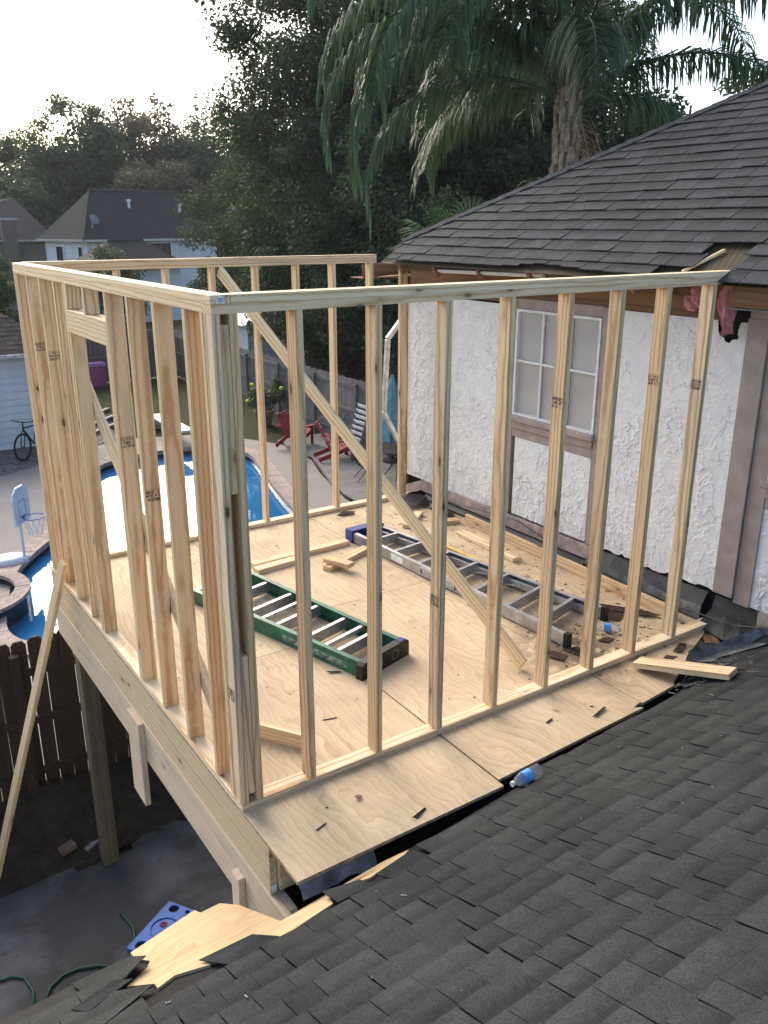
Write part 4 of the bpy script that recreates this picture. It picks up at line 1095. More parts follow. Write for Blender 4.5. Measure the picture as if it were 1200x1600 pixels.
for i in range(0, 37):
    x0 = 3.262 + i * EX; x1 = x0 + EX + 0.028
    y = -3.2 + rs.uniform(0, .2)
    while y < hip(x0):
        wd = rs.choice([.11, .13, .15, .17, .19, .21, .23]) + rs.uniform(-.01, .01)
        ya, yb = y + .002, min(y + wd, hip(x0)) - .002
        yc, yd = min(ya, hip(x1) + .0), min(yb, hip(x1) + .0)
        ym = (ya + yb) / 2
        in_hole = -0.03 < ym < 0.40 - (x0 - 3.37) * 0.63 and x0 < 3.62
        sag = 0
        if not in_hole and yb - ya > .02:
            h = rs.choice([.013, .016, .020]); j = rs.uniform(-.003, .003)
            xa = x0 + j
            if x0 < 3.36 and 1.15 < ym < 2.1: xa += 0.045 * math.exp(-((ym - 1.55) / .28) ** 2)   # scalloped damaged eave
            if x0 < 3.36 and ym > .3 : xa += 0.03
            top = [(xa, ya, HZ(xa) + h), (xa, yb, HZ(xa) + h), (x1, yd, HZ(x1) + .001), (x1, yc, HZ(x1) + .001)]
            bot = [(a, b, c - .006) for a, b, c in top]
            tabs.append([bot[k_] for k_ in (0, 3, 2, 1)] + [top[k_] for k_ in (0, 3, 2, 1)])
        y += wd
place_tabs(tabs, M_SHING_H, roof)
# ridge caps along the hip
d_ = Vector((1, -1, S)).normalized(); n_cap = 0
x = 3.64
while x < 7.7:
    c_ = Vector((x, 7.36 - x, HZ(x) + .016)); e = c_ + d_ * 0.20
    wa = Vector((-0.085, -0.085 * .0, -S * .085)); wb = Vector((0.0, 0.085, -S * .085))
    lift = Vector((0, 0, .010))
    V = [c_ + lift, c_ + wa * 1.5 + lift, e + wa * 1.5, e, e + wb * 1.5, c_ + wb * 1.5 + lift]
    V2 = [v - Vector((0, 0, .008)) for v in V]
    wobj("ridge_cap", V + V2, [[0, 3, 2, 1], [0, 5, 4, 3], [6, 7, 8, 9], [6, 9, 10, 11], [0, 1, 7, 6], [0, 6, 11, 5], [1, 2, 8, 7], [5, 11, 10, 4]], M_SHING_H, roof)
    x += 0.098
# torn eave woodwork
board("fascia_board", (3.335, -6, 2.335), (3.335, -0.06, 2.335), (1, 0, 0), 0.13, 0.022, M_OLDWOOD, roof)
board("drip_strip", (3.325, -6, 2.262), (3.325, -0.05, 2.262), (0, 0, 1), 0.05, 0.008, M_STEEL, roof)
for y in (0.45, 0.75, 1.16, 1.75, 2.36, 2.97, 3.5):
    board("rafter_tail", (3.36, y, HZ(3.36) - .115), (min(4.4, 7.12 - y), y, HZ(min(4.4, 7.12 - y)) - .115), (0, 1, 0), 0.13, 0.038, M_OLDWOOD, roof)
board("fascia_board", (3.42, 0.62, 2.385), (3.42, 3.55, 2.365), (1, 0, 0), 0.05, 0.02, M_POST, roof)
board("white_strip", (3.39, 1.62, 2.372), (3.39, 2.93, 2.352), (0.4, 0, 1), 0.045, 0.018, M_WHITE, roof)
board("torn_lath", (3.37, 0.345, HZ(3.37) - .014), (3.60, 0.215, HZ(3.60) - .014), (0, 0, 1), 0.022, 0.018, M_BRACE, roof)
board("hip_fascia", (3.30, 4.05, 2.30), (3.95, 4.22, 2.335), (0, 1, 0), 0.13, 0.022, M_OLDWOOD, roof)
board("hip_soffit", (3.30, 4.16, 2.238), (4.6, 4.30, 2.235), (0, 0, 1), 0.22, 0.012, M_OLDWOOD, roof)
box("sheathing_band", 3.772, 3.781, 0.3, 3.9, 2.10, 2.36, M_OLDWOOD, house, 0.001, ax=1)
# insulation showing through the torn eave
def lump(name, ce, r, mat, seed, parent, sub=4):
    bm = bmesh.new(); bmesh.ops.create_icosphere(bm, subdivisions=sub, radius=1)
    ce = Vector(ce); me = bpy.data.meshes.new(name)
    for v in bm.verts:
        d = v.co.normalized(); k_ = 1 + 0.35 * mnoise.fractal(d * 2.2 + Vector((seed, 0, 0)), 1.0, 2.0, 4)
        v.co = Vector((d.x * r[0], d.y * r[1], d.z * r[2])) * k_
    bm.to_mesh(me); bm.free(); me.materials.append(mat)
    me.polygons.foreach_set('use_smooth', [True] * len(me.polygons))
    return obj(name, me, parent, Matrix.Translation(ce))
for yy, ww in ((0.50, .06),):
    lump("pink_insulation", (3.715, yy, 2.245), (0.045, ww, 0.055), M_PINK, yy * 5, house)
lump("pink_insulation", (3.56, 0.32, 2.33), (0.07, 0.05, 0.10), M_PINK, 2.2, house)
# limp pink strip hanging out of the hole in the stucco
gx, gy = np.meshgrid(np.linspace(-1, 1, 12), np.linspace(0, 1, 26))
wd = 0.055 * (0.55 + 0.6 * np.sin(np.clip(gy * 1.15, 0, 1) * math.pi) + .2 * gy)
Yc = 0.10 + 0.11 * gy + .03 * np.sin(gy * 5); Y = Yc + gx * wd; Z = 2.42 - 0.38 * gy - 0.12 * gx * wd * 8 * .3 + 0.02 * vnoise(gx + 2, gy, 7, 1)
X = 3.56 + 0.12 * gy + 0.05 * (vnoise(gx + 3, gy, 5, 2) - .5) - .02 * (1 - gx ** 2)
V = np.stack([X, Y, Z], -1).reshape(-1, 3); i0 = (np.arange(25)[:, None] * 12 + np.arange(11)[None]).ravel()
obj("hanging_insulation", fast_mesh("hanging_insulation", V, np.stack([i0, i0 + 1, i0 + 13, i0 + 12], 1), M_PINK, True), house)
lump("yellow_insulation", (3.74, 0.10, 2.56), (0.10, 0.10, 0.055), M_YELLOWINS, 4.1, roof)
lump("pink_insulation", (3.60, 0.20, 2.46), (0.08, 0.11, 0.05), M_PINK, 8.8, house)

# stucco panels
def stucco(y0, y1, z0, z1, seed, ragged=0.0, step=0.0052, x=3.752, hole=None):
    ny, nz = int((y1 - y0) / step) + 1, int((z1 - z0) / step) + 1
    U, Vv = np.meshgrid(np.linspace(y0, y1, ny), np.linspace(z0, z1, nz))
    if ragged:
        rag = ragged * (vnoise(U, U * 0, 7, seed + 9) + .5 * vnoise(U, U * 0, 26, seed + 5))
        Vv = Vv + (rag - ragged * .75) * np.clip(1 - (Vv - z0) / 0.06, 0, 1)
    wu = U + 0.06 * (vnoise(U + 5, Vv + 3, 11, seed + 1) - .5) + 0.02 * (vnoise(U + 5, Vv + 3, 41, seed + 11) - .5); wv = Vv + 0.06 * (vnoise(U + 1, Vv + 8, 11, seed + 2) - .5) + 0.02 * (vnoise(U + 1, Vv + 8, 41, seed + 12) - .5)
    sst = lambda t: np.clip(t, 0, 1) ** 2 * (3 - 2 * np.clip(t, 0, 1))
    h = 0.0012 * vnoise(U, Vv, 34, seed + 6)
    zone = 0.55 + 0.45 * sst((vnoise(U + 7, Vv + 2, 3.3, seed + 30) - .34) / .2)
    # overlapping trowel skins: crisp torn rim on the outside, feathered away inwards
    for q_, (fq, jump, thr) in enumerate(((9, .0060, .53), (14, .0060, .57), (21, .0055, .61))):
        f = 0.7 * vnoise(wu + 9 + q_, wv + 9, fq, seed + 40 + q_) + 0.3 * vnoise(wu + 3, wv + 4 + q_, fq * 2.7, seed + 50 + q_)
        h += zone * jump * sst((f - thr) / 0.012) * np.clip(1 - (f - thr) / 0.10, 0.15, 1)
    edge = np.minimum(np.minimum(U - y0, y1 - U), z1 - Vv); h *= np.clip(edge / .012, 0, 1)
    X = x - 0.004 - h
    V = np.stack([X, U, Vv], -1).reshape(-1, 3)
    i0 = (np.arange(nz - 1)[:, None] * ny + np.arange(ny - 1)[None])
    keep = np.ones(i0.shape, bool)
    if hole:
        cy, cz = U[:-1, :-1] + step / 2, Vv[:-1, :-1] + step / 2
        hy, hz, hr = hole
        keep = ((cy - hy) / hr) ** 2 + ((cz - hz) / (hr * 1.5)) ** 2 + (vnoise(cy, cz, 30, 3) - .5) * 1.2 > 1
    i0 = i0[keep].ravel()
    o = obj("stucco_panel", fast_mesh("stucco_panel", V, np.stack([i0, i0 + ny, i0 + ny + 1, i0 + 1], 1), M_STUCCO, True), house)
    zb = z0 + (0.03 if ragged else 0.0)
    if hole:
        box("stucco_backing", x, 3.781, y0 + .012, hole[0] - hole[2] * 1.4, zb + .01, z1 - .012, M_STUCCO, o, 0.001)
        box("stucco_backing", x, 3.781, hole[0] - hole[2] * 1.4 + .002, y1 - .012, zb + .01, hole[1] - hole[2] * 2, M_STUCCO, o, 0.001)
    else:
        box("stucco_backing", x, 3.781, y0 + .003, y1 - .003, zb + .01, z1 - .003, M_STUCCO, o, 0.001)
    return o
stucco(2.41, 3.905, 0.205, 2.085, 1)
stucco(0.065, 1.195, 0.235, 2.135, 2, 0.05, hole=(0.20, 2.13, 0.085))
stucco(1.325, 2.235, 0.225, 0.945, 3, 0)
stucco(-1.30, -0.215, 0.225, 0.945, 4, 0)
stucco(-3.2, -1.45, 0.205, 2.085, 5, 0, 0.02)
def window(y0, y1, z0, z1):
    w_ = thing_part("window", house, (3.74, (y0 + y1) / 2, z0))
    fr = 0.022; xf = 3.728
    mb = MB()
    mb.bx(xf, 3.779, y0, y0 + fr, z0, z1).bx(xf, 3.779, y1 - fr, y1, z0, z1).bx(xf, 3.779, y0 + fr, y1 - fr, z0, z0 + fr).bx(xf, 3.779, y0 + fr, y1 - fr, z1 - fr, z1)
    mb.build("window_frame", M_WHITE, w_)
    ym = [y0 + (y1 - y0) * t for t in (1 / 3, 2 / 3)]; zm = (z0 + z1) / 2 + .02
    for yy in ym: box("muntin", 3.734, 3.756, yy - .010, yy + .010, z0 + fr, z1 - fr, M_WHITE, w_, 0.002, ax=2)
    ys = [y0 + fr] + ym + [y1 - fr]
    for i in range(3):
        a, b = ys[i] + (.0105 if i else 0), ys[i + 1] - (.0105 if i < 2 else 0)
        box("muntin", 3.735, 3.755, a, b, zm - .010, zm + .010, M_WHITE, w_, 0.002, ax=1)
        for za, zb in ((z0 + fr, zm - .0105), (zm + .0105, z1 - fr)):
            box("pane", 3.757, 3.762, a, b, za, zb, M_SCREEN, w_, 0.0005, ax=1)
    return w_
def thing_part(name, parent, loc):
    o = bpy.data.objects.new(name, None); o.empty_display_size = 0.1
    return link(o, Matrix.Translation(Vector(loc)), parent)
for (a, b) in ((1.31, 2.27), (-1.21, -0.225)):
    window(a, b, 1.145, 2.062)
    box("casing", 3.735, 3.780, a - .105, a - .002, 0.215, 2.145, M_TRIM, house, ax=2)
    box("casing", 3.735, 3.780, b + .002, b + .128, 0.215, 2.145, M_TRIM, house, ax=2)
    box("casing", 3.737, 3.780, a, b, 2.064, 2.150, M_TRIM, house, ax=1)
    box("sill", 3.695, 3.780, a - .02, b + .03, 1.095, 1.143, M_TRIM, house, 0.006, ax=1)
    box("apron", 3.722, 3.780, a, b, 1.028, 1.093, M_TRIM, house, ax=1)
    box("apron", 3.738, 3.780, a, b, 0.950, 1.026, M_TRIM, house, ax=1)
box("base_board", 3.733, 3.780, 1.205, 3.60, 0.085, 0.204, M_TRIMD, house, ax=1)
board("base_board", (3.757, 3.60, 0.150), (3.757, 3.93, 0.02), (1, 0, 0), 0.10, 0.046, M_TRIMD, house)
box("base_board", 3.733, 3.780, -3.2, -0.30, 0.105, 0.222, M_TRIMD, house, ax=1)
box("corner_board", 3.718, 3.780, -0.095, 0.062, 0.245, 2.17, M_TRIM, house, 0.003, ax=2)
box("drip_cap", 3.716, 3.780, -0.6, 0.05, 2.172, 2.255, M_TRIM, house, 0.003, ax=1)
box("corner_bead", 3.722, 3.781, 3.908, 3.925, 0.05, 2.10, M_OLDWOOD, house, 0.002, ax=2)
# black and grey flashing at the foot of the wall
def ribbon(name, A, B, mat, parent, th=0.003, smooth=False):
    """bent sheet between two polylines"""
    n = len(A); A = [Vector(a) for a in A]; B = [Vector(b) for b in B]
    V = A + B; F = [[i, i + 1, n + i + 1, n + i] for i in range(n - 1)]
    o = wobj(name, V, F, mat, parent, smooth=smooth)
    s = o.modifiers.new("thick", 'SOLIDIFY'); s.thickness = th
    return o
ys = [1.25, 1.0, .8, .6, .4, .25, .12]
ribbon("flashing", [(3.765, y, 0.20 + .01 * math.sin(y * 9)) for y in ys], [(3.70, y, 0.10 + .012 * math.sin(y * 13)) for y in ys], M_RUBBER, house)
ribbon("flashing", [(3.70, y, 0.105 + .012 * math.sin(y * 13)) for y in ys], [(3.685, y, 0.0 + .01 * math.sin(y * 7)) for y in ys], M_FLASH, house)
ys = [3.55, 3.2, 2.8, 2.4, 2.0, 1.6, 1.3]
ribbon("flashing", [(3.772, y, 0.085) for y in ys], [(3.715, y, 0.022 + .01 * math.sin(y * 9)) for y in ys], M_RUBBER, house)
ys = [0.06 - .12 * i for i in range(26)]
ribbon("flashing", [(3.772, y, max(0.205, RZ(3.772, y) + .13)) for y in ys], [(3.735, y, max(0.10, RZ(3.735, y) + .05)) for y in ys], M_RUBBER, house)
ribbon("flashing", [(3.736, y, max(0.102, RZ(3.735, y) + .052)) for y in ys], [(3.56 + .02 * math.sin(i * 1.9), y, max(0.005, RZ(3.56, y) + .022)) for i, y in enumerate(ys)], M_RUBBER, house)
# bent metal valley strip with bright edge
P = [(3.16, -0.235), (3.27, -0.24), (3.38, -0.30), (3.50, -0.36), (3.66, -0.42), (3.72, -0.7)]
ribbon("valley_flashing", [(x, y + .05, RZ(x, y) + .075 + .02 * math.sin(i * 2.1)) for i, (x, y) in enumerate(P)], [(x + .01, y - .005, RZ(x, y) + .018) for x, y in P], M_FLASH, near)
ribbon("valley_flashing", [(x + .01, y - .004, RZ(x, y) + .020) for x, y in P], [(x + .03, y - .12, RZ(x, y - .12) + .016) for x, y in P], M_FLASH, near)
board("rotten_edge", (3.70, 0.10, -0.03), (3.48, -0.16, -0.02), (0, 0, 1), 0.10, 0.03, M_OLDWOOD, plat)
board("rotten_edge", (3.735, 3.7, -0.02), (3.728, 0.1, -0.025), (0, 0, 1), 0.04, 0.04, M_OLDWOOD, plat)
# black cable sagging along the wall foot
pts = [(3.70, 3.3, 0.10), (3.70, 2.9, .12), (3.71, 2.5, 0.16), (3.71, 2.1, .19), (3.70, 1.7, .12), (3.69, 1.3, 0.07), (3.67, .8, .06), (3.66, .3, .05), (3.64, -.2, .10), (3.66, -.6, .22)]
tag(MB().tube(pts, 0.005, 6).build("cable", M_BLACKPL), "thin black cable sagging along the foot of the stucco wall", "cable")
# broken downspout at the far corner of the house
ds = thing("downspout", "broken pale downspout dangling at the far house corner", "downspout", (3.9, 4.4, 0))
for nm, a, b in (("upper_section", (4.02, 4.38, 1.79), (3.83, 4.40, 1.575)), ("drop_section", (3.835, 4.40, 1.57), (3.785, 4.40, 0.80)), ("lower_section", (3.775, 4.40, 0.79), (4.03, 4.42, 0.36))):
    board(nm, a, b, (0, 1, 0), 0.045, 0.06, M_GUTTER, ds, 0.008)
# ------------------------------------------------------------------ yard things
# basketball hoop beside the pool
hp = thing("basketball_hoop", "white portable poolside basketball hoop with rounded backboard", "basketball hoop", (1.0, 12.1, GZ))
mb = MB(); nn_ = 20
for r_, z_ in ((1.0, 0.0), (1.02, 0.06), (0.9, 0.12), (0.5, 0.155)):
    pass
rings = [[(0.92 + 0.36 * s * math.cos(a), 12.18 + 0.24 * s * math.sin(a), GZ + 0.005 + z) for a in [2 * math.pi * i / nn_ for i in range(nn_)]] for s, z in ((1.0, 0), (1.03, .07), (.90, .12), (.45, .135))]
V = [p for r in rings for p in r]
F = [[i * nn_ + k_, i * nn_ + (k_ + 1) % nn_, (i + 1) * nn_ + (k_ + 1) % nn_, (i + 1) * nn_ + k_] for i in range(3) for k_ in range(nn_)] + [[3 * nn_ + i for i in range(nn_)]]
wobj("base_tank", V, F, M_WHITEPL, hp, smooth=True)
MB().tube([(1.19, 12.1, GZ + .08), (1.19, 12.1, -2.0)], 0.028, 10).build("pole", M_WHITEPL, hp)
# backboard faces the pool (towards +x -y)
bn = Vector((0.80, -0.60, 0)).normalized(); bu = Vector((bn.y, -bn.x, 0)) * -1; bc = Vector((1.23, 12.08, -1.92))
prof = [(-.27, -.33), (.27, -.33), (.29, -.1), (.29, .10), (.24, .25), (.12, .33), (-.12, .33), (-.24, .25), (-.29, .10), (-.29, -.1)]
pl = lambda s, z, d: bc + bu * s + Vector((0, 0, z)) + bn * d
bb = MB().prism([pl(s, z, 0) for s, z in prof], (0, 0, 0), bn * 0.035).build("backboard", M_WHITEPL, hp)
mb = MB()
for a, b in (((-.12, -.20), (.12, -.20)), ((.12, -.20), (.12, .08)), ((.12, .08), (-.12, .08)), ((-.12, .08), (-.12, -.20))):
    mb.bar(pl(*a, .037), pl(*b, .037), .012, .003, bn)
mb.build("target_square", M_POOLBLUE, bb)
rc = pl(0, -.22, .23); mb = MB()
mb.tube([rc + (bn * math.cos(a) + bu * math.sin(a)) * .19 for a in [2 * math.pi * i / 18 for i in range(19)]], .009, 6)
mb.tube([pl(0, -.22, .03), pl(0, -.22, .06)], .03, 8)
mb.build("rim", M_POOLBLUE, hp)
mb = MB()
for i in range(10):
    for sgn in (1, -1):
        a0 = 2 * math.pi * i / 10
        pts = [rc + (bn * math.cos(a0 + sgn * t * .5) + bu * math.sin(a0 + sgn * t * .5)) * (.19 - .08 * t) + Vector((0, 0, -.32 * t)) for t in (0, .33, .66, 1)]
        mb.tube(pts, .004, 4, False)
mb.build("net", M_WHITEPL, hp)

# mountain bike against the garage
bk = thing("bicycle", "black mountain bike leaning by the white garage wall", "bicycle", (2.8, 19.5, GZ))
ax = Vector((0.72, 0.69, 0)); axn = Vector((ax.y, -ax.x, 0))
def bp(a, z, s=0.0): return Vector((2.73, 19.35, GZ)) + ax * a + axn * s + Vector((0, 0, z))
for a in (0.0, 1.08):
    c_ = bp(a, .36)
    wh = MB().tube([c_ + ax * math.cos(t) * .335 + Vector((0, 0, math.sin(t) * .335)) for t in [2 * math.pi * i / 26 for i in range(27)]], .026, 8, False).build("wheel", M_TYRE, bk)
    mb = MB()
    for i in range(16):
        t = 2 * math.pi * i / 16; mb.tube([c_, c_ + ax * math.cos(t) * .32 + Vector((0, 0, math.sin(t) * .32))], .0025, 4, False)
    mb.lathe([(.03, -.04), (.03, .04)], 10, c_, axn); mb.build("spokes", M_STEEL, wh)
mb = MB()
for p, q, r_ in ((bp(.12, .80), bp(.48, .34), .022), (bp(.12, .83), bp(.62, .80), .018), (bp(.48, .34), bp(.64, .86), .016), (bp(.48, .34), bp(1.08, .36), .012), (bp(.62, .78), bp(1.08, .36), .011)):
    mb.tube([p, q], r_, 8)
mb.build("frame", M_BLACKPL, bk)
mb = MB()
for s in (-.05, .05): mb.tube([bp(0, .36, s), bp(.10, .74, s)], .014, 6)
mb.tube([bp(.10, .72), bp(.12, .98)], .018, 6); mb.build("fork", M_BLACKPL, bk)
MB().tube([bp(.14, 1.02, -.34), bp(.07, 1.00, -.12), bp(.07, 1.00, .12), bp(.14, 1.02, .34)], .014, 6).build("handlebar", M_BLACKPL, bk)
MB().add([bp(.54, .93, -.03), bp(.54, .93, .03), bp(.80, .94, .075), bp(.80, .94, -.075), bp(.54, .90, -.03), bp(.54, .90, .03), bp(.80, .89, .07), bp(.80, .89, -.07)], [[0, 1, 2, 3], [7, 6, 5, 4], [0, 4, 5, 1], [1, 5, 6, 2], [2, 6, 7, 3], [3, 7, 4, 0]]).build("saddle", M_BLACKPL, bk)

# red adirondack chairs on the deck
def adirondack(label, x, y, rot):
    t = thing("adirondack_chair", label, "chair", (x, y, GZ + .07), "red adirondack chairs on the grey deck")
    Mx = Matrix.Translation(Vector((x, y, GZ + .07))) @ Matrix.Rotation(rot, 4, 'Z')
    P = lambda a, b, c: Mx @ Vector((a, b, c))
    ux = Mx.to_3x3() @ Vector((1, 0, 0)); uy = Mx.to_3x3() @ Vector((0, 1, 0))
    for s in (-.29, .29):
        board("front_leg", P(s, -.36, 0), P(s, -.36, .52), ux, .10, .025, M_REDPAINT, t)
        board("side_rail", P(s * .92, -.42, .36), P(s * .92, .52, .06), ux, .11, .025, M_REDPAINT, t)
        board("armrest", P(s * 1.1, -.44, .535), P(s * 1.1, .34, .545), (0, 0, 1), .14, .022, M_REDPAINT, t)
    for i in range(6):
        yy = -.40 + i * .095
        board("seat_slat", P(-.29, yy, .385 - i * .03), P(.29, yy, .385 - i * .03), (uy * .3 + Vector((0, 0, 1))), .085, .02, M_REDPAINT, t)
    for i in range(5):
        s = (i - 2) * .108
        top = 1.02 - abs(i - 2) * .05
        board("back_slat", P(s * .8, .12, .22), P(s * 1.15, .46, top), uy, .095, .018, M_REDPAINT, t)
    board("back_rail", P(-.34, .31, .55), P(.34, .31, .55), uy, .06, .025, M_REDPAINT, t)
adirondack("red adirondack chair farther from the camera, by the flower pot", 9.15, 16.7, math.radians(115))
adirondack("nearer red adirondack chair in front of the other one", 9.35, 14.9, math.radians(75))
# white slatted lounge chair folded upright
wc = thing("slatted_chair", "white slatted folding chair standing upright by the fence", "chair", (10.25, 15.2, GZ + .07))
for s in (-.26, .26):
    MB().tube([(10.0 + s * .0 + .0, 15.2 + s, GZ + .08), (10.15, 15.2 + s, GZ + .5), (10.42, 15.2 + s, GZ + 1.35)], .016, 8).build("side_tube", M_STEEL, wc)
for i in range(8):
    z = .30 + i * .135; t_ = z / 1.35
    x = 10.08 + (z - .3) * .32
    board("slat", (x, 14.93, GZ + z), (x, 15.47, GZ + z), (1, 0, .3), .09, .018, M_WHITE, wc)
# folded umbrella
um = thing("patio_umbrella", "folded light blue patio umbrella by the grey fence", "umbrella", (10.4, 13.9, GZ + .07))
MB().tube([(10.4, 13.9, GZ + .07), (10.4, 13.9, GZ + 2.25)], .02, 8).build("pole", M_GUTTER, um)
rg = []; n_ = 24
for r0, z in ((.02, 2.25), (.10, 1.95), (.16, 1.5), (.24, 1.0), (.30, .62)):
    rg.append([(10.4 + r0 * (1 + .35 * math.cos(8 * a)) * math.cos(a), 13.9 + r0 * (1 + .35 * math.cos(8 * a)) * math.sin(a), GZ + z) for a in [2 * math.pi * i / n_ for i in range(n_)]])
V = [p for r in rg for p in r]
wobj("canopy", V, [[i * n_ + k_, i * n_ + (k_ + 1) % n_, (i + 1) * n_ + (k_ + 1) % n_, (i + 1) * n_ + k_] for i in range(4) for k_ in range(n_)], M_UMB, um, smooth=True)
MB().lathe([(0.0, .0), (.24, .0), (.24, .05), (.05, .08), (.05, .2)], 18, (10.4, 13.9, GZ + .07)).build("base", M_BLACKPL, um)
# dark wire patio table and chair
tb = thing("patio_table", "dark round wire patio table on the grey deck", "table", (9.7, 12.6, GZ + .07))
MB().lathe([(0.0, .0), (.45, .0), (.46, .02), (.45, .035), (0, .035)], 24, (9.7, 12.6, GZ + .72)).build("table_top", M_BLACKPL, tb)
for i in range(4):
    a = math.pi / 4 + i * math.pi / 2
    MB().tube([(9.7 + .38 * math.cos(a), 12.6 + .38 * math.sin(a), GZ + .07), (9.7 + .12 * math.cos(a), 12.6 + .12 * math.sin(a), GZ + .4), (9.7 + .34 * math.cos(a), 12.6 + .34 * math.sin(a), GZ + .72)], .013, 6).build("leg", M_BLACKPL, tb)
def wirechair(label, x, y, rot):
    t = thing("wire_chair", label, "chair", (x, y, GZ + .07), "dark wire chairs around the patio table")
    Mx = Matrix.Translation(Vector((x, y, GZ + .07))) @ Matrix.Rotation(rot, 4, 'Z'); P = lambda a, b, c: Mx @ Vector((a, b, c))
    for s in (-.2, .2):
        MB().tube([P(s, -.2, 0), P(s * .9, -.05, .22), P(s, .2, .43)], .010, 6).build("leg", M_BLACKPL, t)
        MB().tube([P(s, .22, 0), P(s * .9, .05, .22), P(s, -.2, .43)], .010, 6).build("leg", M_BLACKPL, t)
    MB().prism([P(-.22, -.22, .43), P(.22, -.22, .43), P(.22, .22, .43), P(-.22, .22, .43)], (0, 0, 0), (0, 0, .02)).build("seat", M_BLACKPL, t)
    mb = MB(); mb.tube([P(-.21, .21, .43), P(-.21, .27, .72), P(-.12, .29, .86), (P(.12, .29, .86)), P(.21, .27, .72), P(.21, .21, .43)], .011, 6)
    for i in range(5): mb.tube([P(-.14 + i * .07, .22, .45), P(-.12 + i * .06, .29, .84)], .005, 4)
    mb.build("backrest", M_BLACKPL, t)
wirechair("dark wire chair on the pool side of the patio table", 8.95, 12.9, math.radians(70))
wirechair("dark wire chair on the house side of the patio table", 9.75, 11.75, math.radians(185))
wirechair("dark wire chair beyond the patio table, by the umbrella", 10.15, 13.25, math.radians(-40))
# pots
def leafy(name, mat, parent, ce, rad, n, size, seed, up=0.3):
    return obj(name, leaf_mesh(name, np.array([ce]), np.array([rad]), n, size, mat, seed, up), parent)
# ------------------------------------------------------------------ foliage tools
def leaf_mesh(name, centers, radii, n, size, mat, seed, up=0.35, aspect=0.5, squash=0.75):
    """n leaf blades in all, spread over clumps; every blade is a small folded diamond"""
    r = np.random.default_rng(seed)
    radii = np.asarray(radii, float)
    wgt = radii ** 2; wgt = wgt / wgt.sum()
    idx = r.choice(len(centers), n, p=wgt)
    d = r.normal(size=(n, 3)); d /= np.linalg.norm(d, axis=1)[:, None]
    rr = radii[idx] * (r.random(n) ** 0.45)
    p = centers[idx] + d * rr[:, None] * np.array([1, 1, squash])
    nrm = d * 0.6 + r.normal(size=(n, 3)) * 0.55 + np.array([0, 0, up]); nrm /= np.linalg.norm(nrm, axis=1)[:, None]
    t = r.normal(size=(n, 3)); t -= nrm * (t * nrm).sum(1)[:, None]; t /= np.linalg.norm(t, axis=1)[:, None]
    b = np.cross(nrm, t)
    s = size * (0.55 + 0.9 * r.random(n))[:, None]
    V = np.stack([p - t * s * .5, p + b * s * aspect * .5 + nrm * s * .08, p + t * s * .5, p - b * s * aspect * .5 + nrm * s * .08], 1).reshape(-1, 3)
    return fast_mesh(name, V, np.arange(4 * n).reshape(-1, 4), mat)

def tree(name, label, base, top, crown_c, crown_r, nclump, nleaf, size, mat, seed, trunk_r=0.25, clump=0.17, group=None, hollow=0.35, nlimb=16, sparse_top=0.0):
    r = np.random.default_rng(seed)
    t = thing(name, label, "tree", base, group)
    d = r.normal(size=(nclump, 3)); d /= np.linalg.norm(d, axis=1)[:, None]
    rr = hollow + (1 - hollow) * r.random(nclump) ** 0.6
    C_ = np.array(crown_c) + d * rr[:, None] * np.array(crown_r)
    C_ += r.normal(size=C_.shape) * 0.06 * np.array(crown_r)
    R_ = clump * np.mean(crown_r) * (0.55 + 0.9 * r.random(nclump))
    if sparse_top:
        hgt = (C_[:, 2] - crown_c[2]) / crown_r[2]
        R_ *= np.where(hgt > 0.1, 1 - sparse_top * np.clip(hgt, 0, 1), 1)
    obj("crown", leaf_mesh("crown", C_, R_, nleaf, size, mat, seed + 1), t)
    mb = MB(); b = Vector(base); cc = Vector(crown_c)
    fork = b + (cc - b) * 0.55
    mb.tube([b - Vector((0, 0, .1)), b + (fork - b) * .35 + Vector((r.normal() * .1, r.normal() * .1, 0)), fork, cc, cc + Vector((0, 0, crown_r[2] * .75))], [trunk_r * 1.25, trunk_r, trunk_r * .8, trunk_r * .5, trunk_r * .12], 9)
    for i in r.choice(nclump, min(nlimb, nclump), replace=False):
        e = Vector(C_[i]); s = fork.lerp(cc, r.random())
        mid = s.lerp(e, .5) + Vector((0, 0, 0.08 * (e - s).length))
        mb.tube([s, mid, e], [trunk_r * .38, trunk_r * .2, trunk_r * .05], 6)
    mb.build("trunk", M_BARK, t, smooth=True)
    return t

# pots with plants and the hanging basket by the grey fence
pt = thing("flower_pot", "terracotta pot with a leafy yellow-flowered plant by the grey fence", "potted plant", (9.65, 19.6, GZ))
MB().lathe([(0.0, .02), (.20, .02), (.29, .40), (.32, .40), (.32, .46), (.27, .46), (.25, .40), (0, .38)], 20, (9.65, 19.6, GZ)).build("pot", M_TERRA, pt, smooth=False)
obj("foliage", leaf_mesh("foliage", np.array([(9.65, 19.6, GZ + .75), (9.5, 19.75, GZ + .95), (9.85, 19.4, GZ + .9)]), [.4, .3, .3], 1500, .09, M_SHRUB, 5), pt)
for q in ((9.35, 19.7, GZ + 1.25), (10.05, 19.2, GZ + 1.15), (9.3, 19.95, GZ + .72)):
    lump("blossom", q, (.07, .07, .06), M_FLOWER, q[0], pt, 2)
hb = thing("hanging_basket", "dark hanging basket with a straggly plant on the grey fence", "hanging basket", (10.42, 20.25, -2.4))
MB().lathe([(0.0, 0.0), (.12, .02), (.2, .12), (.23, .22), (.2, .22), (0, .18)], 18, (10.42, 20.25, -2.45)).build("basket", M_BLACKPL, hb, smooth=True)
